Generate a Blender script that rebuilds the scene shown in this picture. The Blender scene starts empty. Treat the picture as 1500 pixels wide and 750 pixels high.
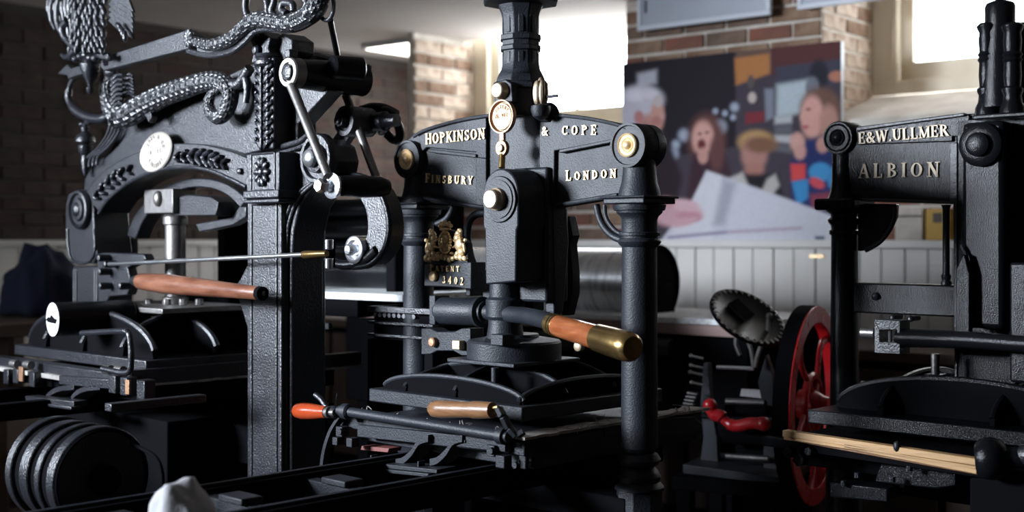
import bpy, bmesh, math, random
from mathutils import Vector, Matrix
random.seed(7)
C = bpy.context.scene.collection
F = 1900.0; H = 1.25; HZ = 350.0; PI = math.pi
V = Vector
# ---------------------------------------------------------------- camera
cam = bpy.data.cameras.new('camera'); co = bpy.data.objects.new('camera', cam); C.objects.link(co)
co.location = (0, 0, H); co.rotation_euler = (PI/2, 0, 0)
cam.sensor_width = 36; cam.lens = 36*F/1500; cam.shift_y = -(375-HZ)/1500; cam.clip_start = .05
cam.dof.use_dof = True; cam.dof.focus_distance = 2.95; cam.dof.aperture_fstop = 2.4
bpy.context.scene.camera = co
# ---------------------------------------------------------------- sky, lights, exposure
w = bpy.data.worlds.new('world'); bpy.context.scene.world = w; w.use_nodes = True
w.node_tree.nodes['Background'].inputs[0].default_value = (.86, .93, 1, 1)
w.node_tree.nodes['Background'].inputs[1].default_value = 14
vs = bpy.context.scene.view_settings
vs.view_transform = 'Standard'; vs.look = 'None'; vs.gamma = 1; vs.use_curve_mapping = False; vs.exposure = 0.0
def area(name, loc, target, sx, sy, power, col):
    l = bpy.data.lights.new(name, 'AREA'); l.shape = 'RECTANGLE'; l.size = sx; l.size_y = sy
    l.energy = power; l.color = col
    o = bpy.data.objects.new(name, l); C.objects.link(o); o.location = loc
    o.rotation_euler = (V(target)-V(loc)).to_track_quat('-Z', 'Y').to_euler()
    return o
k_ = area('window_light_key', (-4.2, 1.85, 2.1), (-.4, 3.35, 1.42), 1.1, .8, 85, (.82, .89, 1))
k_.data.spread = math.radians(58)
area('window_light_left_wall', (-4.55, 4.15, 1.85), (-.5, 3.5, 1.3), 2.0, 1.1, 95, (.78, .87, 1))
area('front_fill', (-2.6, -1.2, 2.2), (0, 3.2, 1.2), 1.6, .8, 3, (.85, .92, 1))  # weak fill lamp added on the camera side

# ---------------------------------------------------------------- materials
def mat(name, col, rough=.5, metal=0, bump=0, bscale=60, var=0, vscale=8, col2=None, coat=0, emis=0, spec=.5, kind='noise', vlo=.35, vhi=.7, stretch=None):
    m = bpy.data.materials.new(name); m.use_nodes = True
    nt = m.node_tree; b = nt.nodes['Principled BSDF']
    b.inputs['Base Color'].default_value = (*col, 1); b.inputs['Roughness'].default_value = rough
    b.inputs['Metallic'].default_value = metal; b.inputs['Specular IOR Level'].default_value = spec
    b.inputs['Coat Weight'].default_value = coat; b.inputs['Coat Roughness'].default_value = .12
    tc = nt.nodes.new('ShaderNodeTexCoord'); src = tc.outputs['Object']
    if stretch:
        mp = nt.nodes.new('ShaderNodeMapping'); mp.inputs['Scale'].default_value = stretch
        nt.links.new(src, mp.inputs[0]); src = mp.outputs[0]
    if col2:
        n = nt.nodes.new('ShaderNodeTexNoise'); n.inputs['Scale'].default_value = vscale; n.inputs['Detail'].default_value = 6
        nt.links.new(src, n.inputs[0])
        r = nt.nodes.new('ShaderNodeValToRGB'); r.color_ramp.elements[0].position = vlo; r.color_ramp.elements[1].position = vhi
        r.color_ramp.elements[0].color = (*col, 1); r.color_ramp.elements[1].color = (*col2, 1)
        nt.links.new(n.outputs[0], r.inputs[0]); nt.links.new(r.outputs[0], b.inputs['Base Color'])
    if var:
        n2 = nt.nodes.new('ShaderNodeTexNoise'); n2.inputs['Scale'].default_value = 14; n2.inputs['Detail'].default_value = 5
        nt.links.new(src, n2.inputs[0])
        mr = nt.nodes.new('ShaderNodeMapRange'); mr.inputs[3].default_value = max(0.03, rough-var); mr.inputs[4].default_value = rough+var
        nt.links.new(n2.outputs[0], mr.inputs[0]); nt.links.new(mr.outputs[0], b.inputs['Roughness'])
    if bump:
        if kind == 'scales':
            t = nt.nodes.new('ShaderNodeTexVoronoi'); t.inputs['Scale'].default_value = bscale
        else:
            t = nt.nodes.new('ShaderNodeTexNoise'); t.inputs['Scale'].default_value = bscale; t.inputs['Detail'].default_value = 4
        nt.links.new(src, t.inputs[0])
        bp = nt.nodes.new('ShaderNodeBump'); bp.inputs['Strength'].default_value = bump; bp.inputs['Distance'].default_value = .003
        nt.links.new(t.outputs[0], bp.inputs['Height']); nt.links.new(bp.outputs[0], b.inputs['Normal'])
    if emis:
        b.inputs['Emission Color'].default_value = (*col, 1); b.inputs['Emission Strength'].default_value = emis
    return m
M = {}
M['satin'] = mat('satin_black_iron', (.009, .011, .0155), .5, 0, .35, 260, .08, col2=(.014, .017, .023), vscale=18, spec=.36)
M['gloss'] = mat('gloss_black_enamel', (.010, .011, .015), .33, 0, .6, 200, .1, spec=.6)
M['gloss2'] = mat('wet_black_enamel', (.005, .0055, .007), .2, 0, .3, 380, .06, spec=.2)
M['scales'] = mat('cast_scales', (.010, .011, .014), .42, .1, .5, 120, .05, kind='scales', spec=.8)
M['black'] = mat('matt_black', (.004, .004, .005), .85, 0, .2, 80, spec=.03)
M['gold'] = mat('gold_paint', (.82, .60, .34), .36, .45, .25, 200, .08)
M['bronze'] = mat('bronze', (.36, .21, .125), .48, .75, .3, 160, .1, col2=(.30, .17, .10), vscale=30)
M['paleb'] = mat('pale_brass', (.46, .36, .25), .42, .7, .2, 150, .08)
M['brass'] = mat('polished_brass', (.55, .37, .15), .24, .95, .1, 90, .08, col2=(.40, .26, .10), vscale=12)
M['copperwood'] = mat('varnished_red_wood', (.27, .075, .025), .26, .15, .2, 50, .08, col2=(.42, .14, .05), vscale=14, coat=.6, stretch=(1, 1, 6))
M['wood'] = mat('worn_mahogany', (.10, .034, .018), .32, 0, .25, 40, .1, col2=(.20, .085, .05), vscale=9, coat=.3, stretch=(1, 5, 5))
M['brown'] = mat('brown_turned_wood', (.17, .082, .035), .32, 0, .2, 40, .1, col2=(.26, .13, .06), vscale=20, coat=.5, stretch=(1, 6, 6))
M['orange'] = mat('orange_varnish', (.38, .055, .014), .2, 0, .1, 40, 0, col2=(.28, .035, .010), vscale=12, coat=.8)
M['steel'] = mat('worn_steel', (.22, .212, .205), .42, .85, .3, 90, .1, col2=(.18, .17, .165), vscale=25)
M['plaq'] = mat('worn_pale_plate', (.34, .31, .27), .55, .2, .3, 60, .1, col2=(.22, .20, .175), vscale=25)
M['bright'] = mat('bright_steel', (.72, .74, .77), .22, .95, .1, 60, .08)
M['mottle'] = mat('mottled_white', (.75, .78, .78), .6, 0, .4, 90, col2=(.35, .37, .38), vscale=40, vlo=.5, vhi=.75)  # white bed surfaces; also stands in for glare on the weight end
M['red'] = mat('red_enamel', (.50, .012, .018), .28, 0, .15, 60, .06, coat=.4)
M['cloth'] = mat('felt_blanket', (.42, .40, .37), .9, 0, .8, 300, col2=(.20, .19, .18), vscale=22)
M['rag'] = mat('white_cotton', (.62, .62, .64), .9, 0, .4, 120)
M['blue'] = mat('navy_cloth', (.005, .008, .026), .9, 0, .4, 120, col2=(.010, .014, .045))
M['cream'] = mat('cream_painted_wood', (.66, .58, .44), .5, 0, .15, 30, col2=(.58, .50, .38), vscale=5)
M['creamd'] = mat('white_wainscot_paint', (.72, .70, .66), .6, 0, .1, 30, col2=(.62, .60, .57), vscale=3)
M['plaster'] = mat('rough_white_plaster', (.72, .69, .63), .85, 0, .8, 30, col2=(.55, .50, .44), vscale=9)
M['ceil'] = mat('ceiling_paint', (.52, .47, .43), .85, 0, .1, 20, col2=(.47, .42, .385), vscale=2)
M['mortar'] = mat('lime_mortar', (.66, .61, .54), .95, 0, .8, 60, col2=(.45, .40, .34), vscale=12)
M['mortard'] = mat('dark_mortar', (.06, .05, .043), .95, 0, .8, 60, col2=(.05, .042, .038), vscale=12)  # dark mortar for the left wall and the plain shell
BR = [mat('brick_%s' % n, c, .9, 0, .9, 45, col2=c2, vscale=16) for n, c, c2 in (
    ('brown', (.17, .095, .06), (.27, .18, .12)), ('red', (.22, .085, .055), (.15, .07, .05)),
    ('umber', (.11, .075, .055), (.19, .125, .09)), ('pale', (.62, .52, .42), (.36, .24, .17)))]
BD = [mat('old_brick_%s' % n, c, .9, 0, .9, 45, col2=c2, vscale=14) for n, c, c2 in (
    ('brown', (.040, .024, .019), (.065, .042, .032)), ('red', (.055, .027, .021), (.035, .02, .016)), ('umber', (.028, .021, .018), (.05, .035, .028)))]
M['floor'] = mat('dark_floor_board', (.05, .032, .022), .5, 0, .3, 40, col2=(.09, .055, .035), vscale=6, stretch=(1, 8, 1))
M['oak'] = mat('pale_lath_wood', (.50, .30, .13), .5, 0, .2, 40, col2=(.38, .22, .09), vscale=12, stretch=(1, 8, 8))
M['bench'] = mat('bench_wood', (.075, .042, .027), .6, 0, .3, 40, col2=(.05, .03, .02), vscale=8)
M['pframe'] = mat('grey_white_frame', (.50, .53, .58), .4)
M['pmat'] = mat('grey_print_panel', (.30, .33, .38), .35, col2=(.36, .39, .44), vscale=2)
M['yellow'] = mat('yellow_card', (.50, .30, .04), .6)
M['litho'] = mat('zinc_sheet', (.88, .89, .90), .33, .85, .1, 20, .1, col2=(.5, .5, .51), vscale=9, stretch=(6, 1, 1), vlo=.48, vhi=.66)
M['lamp'] = mat('lit_diffuser', (1, .93, .82), .5, emis=6)
M['glass'] = bpy.data.materials.new('window_glass'); M['glass'].use_nodes = True
_n = M['glass'].node_tree; _b = _n.nodes['Principled BSDF']; _n.nodes.remove(_b)
_t = _n.nodes.new('ShaderNodeBsdfTransparent'); _g = _n.nodes.new('ShaderNodeBsdfGlossy'); _g.inputs[1].default_value = .03
_x = _n.nodes.new('ShaderNodeMixShader'); _x.inputs[0].default_value = .05
_n.links.new(_t.outputs[0], _x.inputs[1]); _n.links.new(_g.outputs[0], _x.inputs[2]); _n.links.new(_x.outputs[0], _n.nodes['Material Output'].inputs[0])

# ---------------------------------------------------------------- mesh builder
class MB:
    def __init__(s): s.v = []; s.f = []; s.g = []
    def add(s, vs, fs):
        o = len(s.v); s.g.append((o, len(s.f))); s.v += [tuple(p) for p in vs]; s.f += [tuple(i+o for i in f) for f in fs]; return s
    def box(s, lo, hi):
        x0, y0, z0 = lo; x1, y1, z1 = hi
        x0, x1 = min(x0, x1), max(x0, x1); y0, y1 = min(y0, y1), max(y0, y1); z0, z1 = min(z0, z1), max(z0, z1)
        return s.add([(x0,y0,z0),(x1,y0,z0),(x1,y1,z0),(x0,y1,z0),(x0,y0,z1),(x1,y0,z1),(x1,y1,z1),(x0,y1,z1)],
                     [(0,3,2,1),(4,5,6,7),(0,1,5,4),(1,2,6,5),(2,3,7,6),(3,0,4,7)])
    def bar(s, a, b, wd, ht, up=(0, 0, 1)):
        a = V(a); b = V(b); d = (b-a).normalized(); r = d.cross(V(up)).normalized(); u = r.cross(d)
        vs = []
        for p in (a, b):
            for i, j in ((-1,-1),(1,-1),(1,1),(-1,1)): vs.append(p + r*i*wd/2 + u*j*ht/2)
        return s.add(vs, [(0,1,2,3),(7,6,5,4),(0,4,5,1),(1,5,6,2),(2,6,7,3),(3,7,4,0)])
    def prism(s, pts, off):          # pts: planar 3D outline, off: extrusion vector
        n = len(pts); off = V(off); a = [V(p) for p in pts]; b = [p+off for p in a]
        nrm = V((0, 0, 0))
        for i in range(n): nrm += a[i].cross(a[(i+1) % n])
        if nrm.dot(off) > 0: a.reverse(); b.reverse()
        return s.add(a+b, [tuple(range(n)), tuple(range(2*n-1, n-1, -1))] + [(i, i+n, (i+1) % n+n, (i+1) % n) for i in range(n)])
    def ring(s, loop_a, loop_b):
        pass
    def strip(s, outer, inner, off): # band between two polylines of equal length
        off = V(off); n = len(outer); o = len(s.v)
        A = [V(p) for p in outer]; B = [V(p) for p in inner]
        vs = A + B + [p+off for p in A] + [p+off for p in B]; fs = []
        for i in range(n-1):
            fs += [(i, i+1, n+i+1, n+i), (2*n+i, 3*n+i, 3*n+i+1, 2*n+i+1), (i, 2*n+i, 2*n+i+1, i+1), (n+i, n+i+1, 3*n+i+1, 3*n+i)]
        fs += [(0, n, 3*n, 2*n), (n-1, 3*n-1, 4*n-1, 2*n-1)]
        return s.add(vs, fs)
    def lathe(s, c, ax, prof, seg=32, cap=True, rot=0):
        c = V(c); ax = V(ax).normalized(); t = V((0, 0, 1)) if abs(ax.z) < .9 else V((1, 0, 0))
        e1 = ax.cross(t).normalized(); e2 = ax.cross(e1); vs = []; fs = []
        for d, r in prof:
            for k in range(seg):
                a = 2*PI*k/seg+rot; vs.append(c + ax*d + e1*r*math.cos(a) + e2*r*math.sin(a))
        for i in range(len(prof)-1):
            for k in range(seg):
                k2 = (k+1) % seg; fs.append((i*seg+k, i*seg+k2, (i+1)*seg+k2, (i+1)*seg+k))
        if cap: fs += [tuple(range(seg-1, -1, -1)), tuple((len(prof)-1)*seg+k for k in range(seg))]
        return s.add(vs, fs)
    def cyl(s, a, b, r, seg=24, r2=None):
        a = V(a); b = V(b); return s.lathe(a, b-a, [(0, r), ((b-a).length, r if r2 is None else r2)], seg)
    def tube(s, pts, r, seg=12, flat=1.0, closed=False):
        P = [V(p) for p in pts]; n = len(P)
        R = r if isinstance(r, (list, tuple)) else [r]*n
        vs = []; fs = []; e = None
        for i in range(n):
            if closed: d = (P[(i+1) % n]-P[i-1]).normalized()
            else: d = (P[min(i+1, n-1)]-P[max(i-1, 0)]).normalized()
            if e is None:
                t = V((0, 0, 1)) if abs(d.z) < .9 else V((0, 1, 0)); e = d.cross(t).normalized()
            else: e = (e - d*e.dot(d)).normalized()
            g = d.cross(e)
            for k in range(seg):
                a = 2*PI*k/seg; vs.append(P[i] + e*R[i]*math.cos(a)*flat + g*R[i]*math.sin(a))
        for i in range(n if closed else n-1):
            j = (i+1) % n
            for k in range(seg):
                k2 = (k+1) % seg; fs.append((i*seg+k, i*seg+k2, j*seg+k2, j*seg+k))
        if not closed: fs += [tuple(range(seg-1, -1, -1)), tuple((n-1)*seg+k for k in range(seg))]
        return s.add(vs, fs)
    def ell(s, c, r, rot=None, seg=14, rings=8):
        c = V(c); rx, ry, rz = r if isinstance(r, (tuple, list)) else (r, r, r)
        Rm = rot if rot is not None else Matrix.Identity(3)
        vs = [c + Rm @ V((0, 0, rz))]; fs = []
        for i in range(1, rings):
            t = PI*i/rings
            for k in range(seg):
                a = 2*PI*k/seg; vs.append(c + Rm @ V((rx*math.sin(t)*math.cos(a), ry*math.sin(t)*math.sin(a), rz*math.cos(t))))
        vs.append(c + Rm @ V((0, 0, -rz))); n = len(vs)
        for k in range(seg): fs += [(0, 1+k, 1+(k+1) % seg), (n-1, n-1-seg+(k+1) % seg, n-1-seg+k)]
        for i in range(rings-2):
            for k in range(seg):
                a = 1+i*seg+k; b2 = 1+i*seg+(k+1) % seg; fs.append((a, a+seg, b2+seg, b2))
        return s.add(vs, fs)
    def nut(s, c, ax, r, h, seg=6, rot=.3):
        return s.lathe(c, ax, [(0, r), (h*.85, r), (h, r*.88)], seg, rot=rot)
    def each(s, name, m, parent=None, **kw):   # every piece an object of its own
        out = []
        for i, (a, fa) in enumerate(s.g):
            b, fb = s.g[i+1] if i+1 < len(s.g) else (len(s.v), len(s.f))
            q = MB(); q.v = s.v[a:b]; q.f = [tuple(k-a for k in f) for f in s.f[fa:fb]]
            out.append(q.build(name, m, parent, **kw))
        return out
    def build(s, name, m, parent=None, bev=.0025, ang=35, kind=None, label=None, segs=2):
        me = bpy.data.meshes.new(name); me.from_pydata(s.v, [], s.f)
        bm = bmesh.new(); bm.from_mesh(me); bmesh.ops.recalc_face_normals(bm, faces=bm.faces); bm.to_mesh(me); bm.free()
        me.materials.append(m)
        for p in me.polygons: p.use_smooth = True
        me.set_sharp_from_angle(angle=math.radians(ang))
        o = bpy.data.objects.new(name, me); C.objects.link(o)
        if parent is not None: o.parent = parent
        if bev:
            b = o.modifiers.new('b', 'BEVEL'); b.width = bev; b.segments = segs; b.limit_method = 'ANGLE'; b.angle_limit = math.radians(40)
            b.use_clamp_overlap = True
        if kind: o['kind'] = kind
        if label: o['label'] = label
        return o
def smooth_path(pts, n=6):
    P = [V(p) for p in pts]; out = []
    for i in range(len(P)-1):
        p0 = P[max(i-1, 0)]; p1 = P[i]; p2 = P[i+1]; p3 = P[min(i+2, len(P)-1)]
        for k in range(n):
            t = k/n
            out.append(.5*((2*p1)+(p2-p0)*t+(2*p0-5*p1+4*p2-p3)*t*t+(3*p1-p0-3*p2+p3)*t**3))
    out.append(P[-1]); return out
def thing(name, label, cat, loc, rz=0, group=None):
    o = bpy.data.objects.new(name, None); C.objects.link(o); o.location = loc; o.rotation_euler = (0, 0, rz)
    o.empty_display_size = .1
    o['label'] = label; o['category'] = cat
    if group: o['group'] = group
    return o
def tag(o, label, cat, group=None):
    o['label'] = label; o['category'] = cat
    if group: o['group'] = group
    return o
class Frame:                          # a thing's own axes: x along its front, y to its back; z is height above the lens
    def __init__(s, X0, Y0, deg):
        s.o = V((X0, Y0)); a = math.radians(deg); s.a = a
        s.ex = V((math.cos(a), -math.sin(a))); s.ey = V((math.sin(a), math.cos(a)))
        s.cx = -s.o.dot(s.ex); s.cy = -s.o.dot(s.ey)
    def ray(s, px, py):
        d = V(((px-750)/F, 1)); return d.dot(s.ex), d.dot(s.ey), (HZ-py)/F
    def y(s, px, py, y):
        a, b, c = s.ray(px, py); t = (y-s.cy)/b; return V((s.cx+a*t, y, c*t+H))
    def x(s, px, py, x):
        a, b, c = s.ray(px, py); t = (x-s.cx)/a; return V((x, s.cy+b*t, c*t+H))
    def z(s, px, py, z):              # z relative to lens height
        a, b, c = s.ray(px, py); t = z/c; return V((s.cx+a*t, s.cy+b*t, z+H))
    def d(s, p):                      # distance in front of the lens
        return (s.o + s.ex*p[0] + s.ey*p[1]).y
    def s(s, n, p): return n*s.d(p)/F
    def ys(s, pts, y): return [s.y(a, b, y) for a, b in pts]
# ---------------------------------------------------------------- serif lettering from strokes
TK, TN = .19, .085
def gl_v(x, a=0, b=1, sa=1, sb=1, t=TK):
    o = [('l', x, a, x, b, t)]
    if sa: o.append(('l', x-.17, a+.03, x+.17, a+.03, .06))
    if sb: o.append(('l', x-.17, b-.03, x+.17, b-.03, .06))
    return o
def arc(cx, cy, rx, ry, a0, a1): return [('a', cx, cy, rx, ry, a0, a1)]
G = {
 'H': (.9, gl_v(.18)+gl_v(.72)+[('l', .18, .5, .72, .5, TN)]),
 'I': (.4, gl_v(.2)),
 'O': (.92, arc(.46, .5, .36, .46, 0, 360)),
 'P': (.78, gl_v(.2)+arc(.3, .73, .36, .23, -90, 90)+[('l', .2, .96, .32, .96, TN), ('l', .2, .5, .32, .5, TN)]),
 'K': (.86, gl_v(.2)+[('l', .26, .42, .68, .97, TN), ('l', .38, .58, .74, .03, TK), ('l', .56, .03, .86, .03, .06), ('l', .56, .97, .8, .97, .06)]),
 'N': (.9, gl_v(.18, t=TN)+gl_v(.74, sa=0, t=TN)+[('l', .18, .96, .74, .04, TK)]),
 'S': (.7, arc(.35, .73, .22, .22, 25, 255)+arc(.35, .27, .24, .24, 205, 440)+[('l', .56, .72, .56, .96, TN), ('l', .12, .06, .12, .3, TN)]),
 'C': (.85, arc(.48, .5, .37, .46, 42, 318)+[('l', .76, .66, .76, .95, TN), ('l', .76, .08, .76, .26, TN)]),
 'E': (.76, gl_v(.2)+[('l', .2, .965, .64, .965, TN), ('l', .2, .5, .5, .5, TN), ('l', .2, .035, .66, .035, TN), ('l', .62, .76, .62, 1, TN), ('l', .64, 0, .64, .26, TN), ('l', .5, .38, .5, .62, TN)]),
 'F': (.72, gl_v(.2)+[('l', .2, .965, .64, .965, TN), ('l', .2, .5, .5, .5, TN), ('l', .62, .76, .62, 1, TN), ('l', .5, .38, .5, .62, TN)]),
 'B': (.8, gl_v(.2)+arc(.3, .75, .32, .21, -90, 90)+arc(.3, .28, .38, .25, -90, 90)+[('l', .2, .97, .32, .97, TN), ('l', .2, .53, .32, .53, TN), ('l', .2, .03, .32, .03, TN)]),
 'U': (.9, gl_v(.2, .3, 1, sa=0)+gl_v(.72, .3, 1, sa=0, t=TN)+arc(.46, .32, .26, .29, 180, 360)),
 'R': (.85, gl_v(.2)+arc(.3, .74, .33, .22, -90, 90)+[('l', .2, .96, .32, .96, TN), ('l', .2, .52, .32, .52, TN), ('l', .4, .52, .74, .03, TK), ('l', .64, .03, .88, .03, .06)]),
 'Y': (.86, gl_v(.42, 0, .5, sb=0)+[('l', .42, .45, .12, .97, TK), ('l', .42, .45, .72, .97, TN), ('l', 0, .97, .26, .97, .06), ('l', .6, .97, .84, .97, .06)]),
 'L': (.74, gl_v(.2)+[('l', .2, .035, .66, .035, TN), ('l', .64, 0, .64, .28, TN)]),
 'D': (.88, gl_v(.2)+arc(.32, .5, .44, .465, -90, 90)+[('l', .2, .965, .34, .965, TN), ('l', .2, .035, .34, .035, TN)]),
 'A': (.86, [('l', .12, .03, .42, .98, TN), ('l', .42, .98, .74, .03, TK), ('l', .2, .34, .64, .34, TN), ('l', 0, .03, .26, .03, .06), ('l', .58, .03, .88, .03, .06)]),
 'T': (.8, gl_v(.4, sb=0)+[('l', .06, .965, .74, .965, TN), ('l', .08, .74, .08, 1, TN), ('l', .72, .74, .72, 1, TN)]),
 'W': (1.2, [('l', .12, .97, .38, .02, TK), ('l', .38, .02, .6, .9, TN), ('l', .58, .97, .82, .02, TK), ('l', .82, .02, 1.06, .97, TN), ('l', 0, .97, .26, .97, .06), ('l', .46, .97, .7, .97, .06), ('l', .94, .97, 1.18, .97, .06)]),
 'M': (1.06, gl_v(.16, t=TN)+gl_v(.88)+[('l', .16, .97, .52, .05, TK), ('l', .52, .05, .88, .97, TN)]),
 '&': (.9, arc(.36, .76, .18, .2, 0, 360)+arc(.34, .28, .26, .26, 90, 350)+[('l', .26, .6, .78, .03, TK), ('l', .55, .2, .76, .5, TN), ('l', .62, .5, .88, .5, .06), ('l', .66, .03, .9, .03, .06)]),
 '.': (.32, [('l', .16, 0, .16, .16, .16)]),
 '0': (.66, arc(.33, .5, .22, .46, 0, 360)),
 '2': (.66, arc(.32, .72, .2, .24, -30, 170)+[('l', .5, .62, .14, .06, TN), ('l', .1, .07, .6, .07, .15)]),
 '3': (.64, arc(.3, .74, .2, .22, -80, 160)+arc(.3, .28, .23, .25, -160, 80)),
 '4': (.7, [('l', .46, 0, .46, 1, TK), ('l', .46, .98, .06, .3, TN), ('l', .04, .28, .64, .28, TN)]),
 '5': (.64, arc(.3, .3, .24, .26, -150, 120)+[('l', .16, .5, .16, .96, TN), ('l', .16, .95, .54, .95, .12)]),
 '9': (.64, arc(.32, .68, .22, .28, 0, 360)+[('l', .54, .7, .3, .02, TN)]),
 'G': (.88, arc(.48, .5, .37, .46, 42, 330)+gl_v(.78, 0, .45, sa=0)),
 ' ': (.45, []),
}
def lettering(name, text, m, parent, p0, p1, cap, depth, n, smallfrom=None, small=.78, label=None, curve=0):
    """text laid from p0 to p1 (baseline ends) with cap height cap, raised by depth along n"""
    p0 = V(p0); p1 = V(p1); n = V(n).normalized(); r = (p1-p0); Ltot = r.length; r.normalize(); u = n.cross(r)
    if u.z < 0: u = -u
    ws = []
    for i, ch in enumerate(text):
        sc = small if smallfrom is not None and i >= smallfrom and ch.isalpha() else 1
        ws.append((G[ch][0]*sc, sc))
    tot = sum(a for a, _ in ws); gap = (Ltot/cap - tot)/max(1, len(text)-1); stretch = 1
    if gap < .02:
        gap = .03; stretch = Ltot/cap/(tot+gap*(len(text)-1))
    mb = MB(); x = 0
    for i, ch in enumerate(text):
        wd, sc = ws[i]
        def P(a, b): return p0 + r*((x+a*sc)*cap*stretch) + u*(b*sc*cap) + n*curve*0
        for st in G[ch][1]:
            if st[0] == 'l':
                _, x0, y0, x1, y1, t = st; d = V((x1-x0, y1-y0)); d.normalize(); q = V((-d.y, d.x))*t/2
                mb.prism([P(x0+q.x, y0+q.y), P(x1+q.x, y1+q.y), P(x1-q.x, y1-q.y), P(x0-q.x, y0-q.y)], n*depth)
            else:
                _, cx, cy, rx, ry, a0, a1 = st; k = max(6, int(abs(a1-a0)/24)); o = []; q = []
                for j in range(k+1):
                    a = math.radians(a0+(a1-a0)*j/k); t = TN+(TK-TN)*abs(math.cos(a))**1.5
                    o.append(P(cx+(rx+t*.25)*math.cos(a), cy+(ry+t*.1)*math.sin(a))); q.append(P(cx+(rx-t*.75)*math.cos(a), cy+(ry-t*.75*.9)*math.sin(a)))
                mb.strip(o, q, n*depth)
        x += wd+gap
    return mb.build(name, m, parent, bev=0, label=label)

# ---------------------------------------------------------------- the room
RW = Frame(0, 0, 40)                  # x = u along the window wall, y = v towards it
def ruv(u, v, z): p = RW.ex*u + RW.ey*v; return V((p.x, p.y, z))
ROT = -math.radians(40)
def wallthing(name):
    o = bpy.data.objects.new(name, None); C.objects.link(o); o.rotation_euler = (0, 0, ROT); o['kind'] = 'structure'; return o
def struct(name, mb, m, bev=0, parent=None):
    o = mb.build(name, m, parent, bev=bev)
    if parent is None: o.rotation_euler = (0, 0, ROT); o['kind'] = 'structure'
    return o
brick_mesh = {}
def brick_data(dx, dy, dz, m):
    key = (round(dx, 4), round(dy, 4), round(dz, 4), m.name)
    if key not in brick_mesh:
        me = bpy.data.meshes.new('brick'); bm = bmesh.new(); bmesh.ops.create_cube(bm, size=1)
        for v in bm.verts: v.co = V((v.co.x*dx, v.co.y*dy, v.co.z*dz))
        bmesh.ops.bevel(bm, geom=list(bm.edges), offset=.0035, segments=1, affect='EDGES')
        for v in bm.verts: v.co += V((random.uniform(-1, 1), random.uniform(-1, 1), random.uniform(-1, 1)))*.0016
        bm.to_mesh(me); bm.free(); me.materials.append(m); brick_mesh[key] = me
    return brick_mesh[key]
def bricks(parent, u0, u1, v, z0, z1, mats, face=1, along='u', hole=None, course=.075, lng=.225):
    """face -1: the wall looks to smaller coordinate; along: which room axis the courses follow"""
    rows = int((z1-z0)/course); n = 0
    for r in range(rows):
        z = z0+course*(r+.5); x = u0
        off = (r % 2)*lng/2
        xs = [u0]; q = u0+(lng-off if off else lng)
        while q < u1-.04: xs.append(q); q += lng
        xs.append(u1)
        for a, b in zip(xs[:-1], xs[1:]):
            if b-a < .03: continue
            cx = (a+b)/2
            if hole and hole(cx, z): continue
            L = round((b-a)-.012, 3); m = random.choice(mats); th = .05
            s = random.choice((0, 1))
            me = brick_data(L, th, course-.012-.002*s, m) if along == 'u' else brick_data(th, L, course-.012-.002*s, m)
            o = bpy.data.objects.new('brick', me); C.objects.link(o); o.parent = parent
            out = random.uniform(.004, .012)
            if along == 'u': o.location = (cx, v+face*(out-th/2), z)
            else: o.location = (v+face*(out-th/2), cx, z)
            n += 1
    return n
ZC = 2.405                            # ceiling
struct('floor', MB().box((-6.3, -3.2, -.12), (3.2, 6.6, -.02)), M['mortard'])
fl = bpy.data.objects['floor']
for i in range(38):                   # floor boards
    x0 = -6.0+i*.24
    me = brick_data(.234, 3.2, .024, M['floor'])
    for j in range(3):
        o = bpy.data.objects.new('floor_board', me); C.objects.link(o); o.parent = fl; o.location = (x0+.12, -1.4+j*3.21, -.012-random.uniform(0, .002))
struct('ceiling', MB().prism([(-6.3, -3.2, ZC), (3.2, -3.2, ZC), (3.2, 6.4, ZC), (-4.256, 6.1, ZC), (-4.256, 5.62, ZC), (-5.12, 5.62, ZC), (-5.12, 6.4, ZC), (-6.3, 6.4, ZC)], (0, 0, .12)), M['ceil'])
wl = wallthing('wall_left')
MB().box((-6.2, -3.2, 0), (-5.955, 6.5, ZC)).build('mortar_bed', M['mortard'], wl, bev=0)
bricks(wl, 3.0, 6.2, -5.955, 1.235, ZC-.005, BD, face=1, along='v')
wb = wallthing('wall_back')
VB = 5.2; VW = 5.72                   # wall face, window plane
cor = MB()
for (a, b, z0, z1) in ((-3.64, -2.6, 0, ZC), (-5.08, -3.64, 0, 1.70), (-2.6, 1.8, 0, 1.72), (-.9, 1.8, 1.72, ZC)):
    cor.box((a+.0, VB+.004, z0), (b-.0, VB+.6, z1))
cor.box((-5.125, VB+.004, 0), (-5.085, VB+.6, ZC)).box((-6.0, 6.2, 0), (-5.13, 6.4, ZC))
cor.build('mortar_bed', M['mortar'], wb, bev=0)
bricks(wb, -5.95, -5.13, 6.2, 1.235, ZC-.003, BR[:3], face=-1)
bricks(wb, -3.64, -2.6, VB, 1.235, ZC-.003, BR[:3], face=-1)
bricks(wb, -5.08, -3.64, VB, 1.235, 1.70, BR[:3], face=-1)
bricks(wb, -2.6, -.9, VB, 1.235, 1.72, BR, face=-1)
bricks(wb, VB, VB+.5, -5.08, 1.70, ZC-.003, [BR[0], BR[3], BR[3], BR[3]], face=1, along='v')  # pale bricks on both reveals put the window light into their colour
bricks(wb, VB, VB+.5, -2.6, 1.72, ZC-.003, [BR[0], BR[3], BR[3], BR[3]], face=1, along='v')
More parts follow.
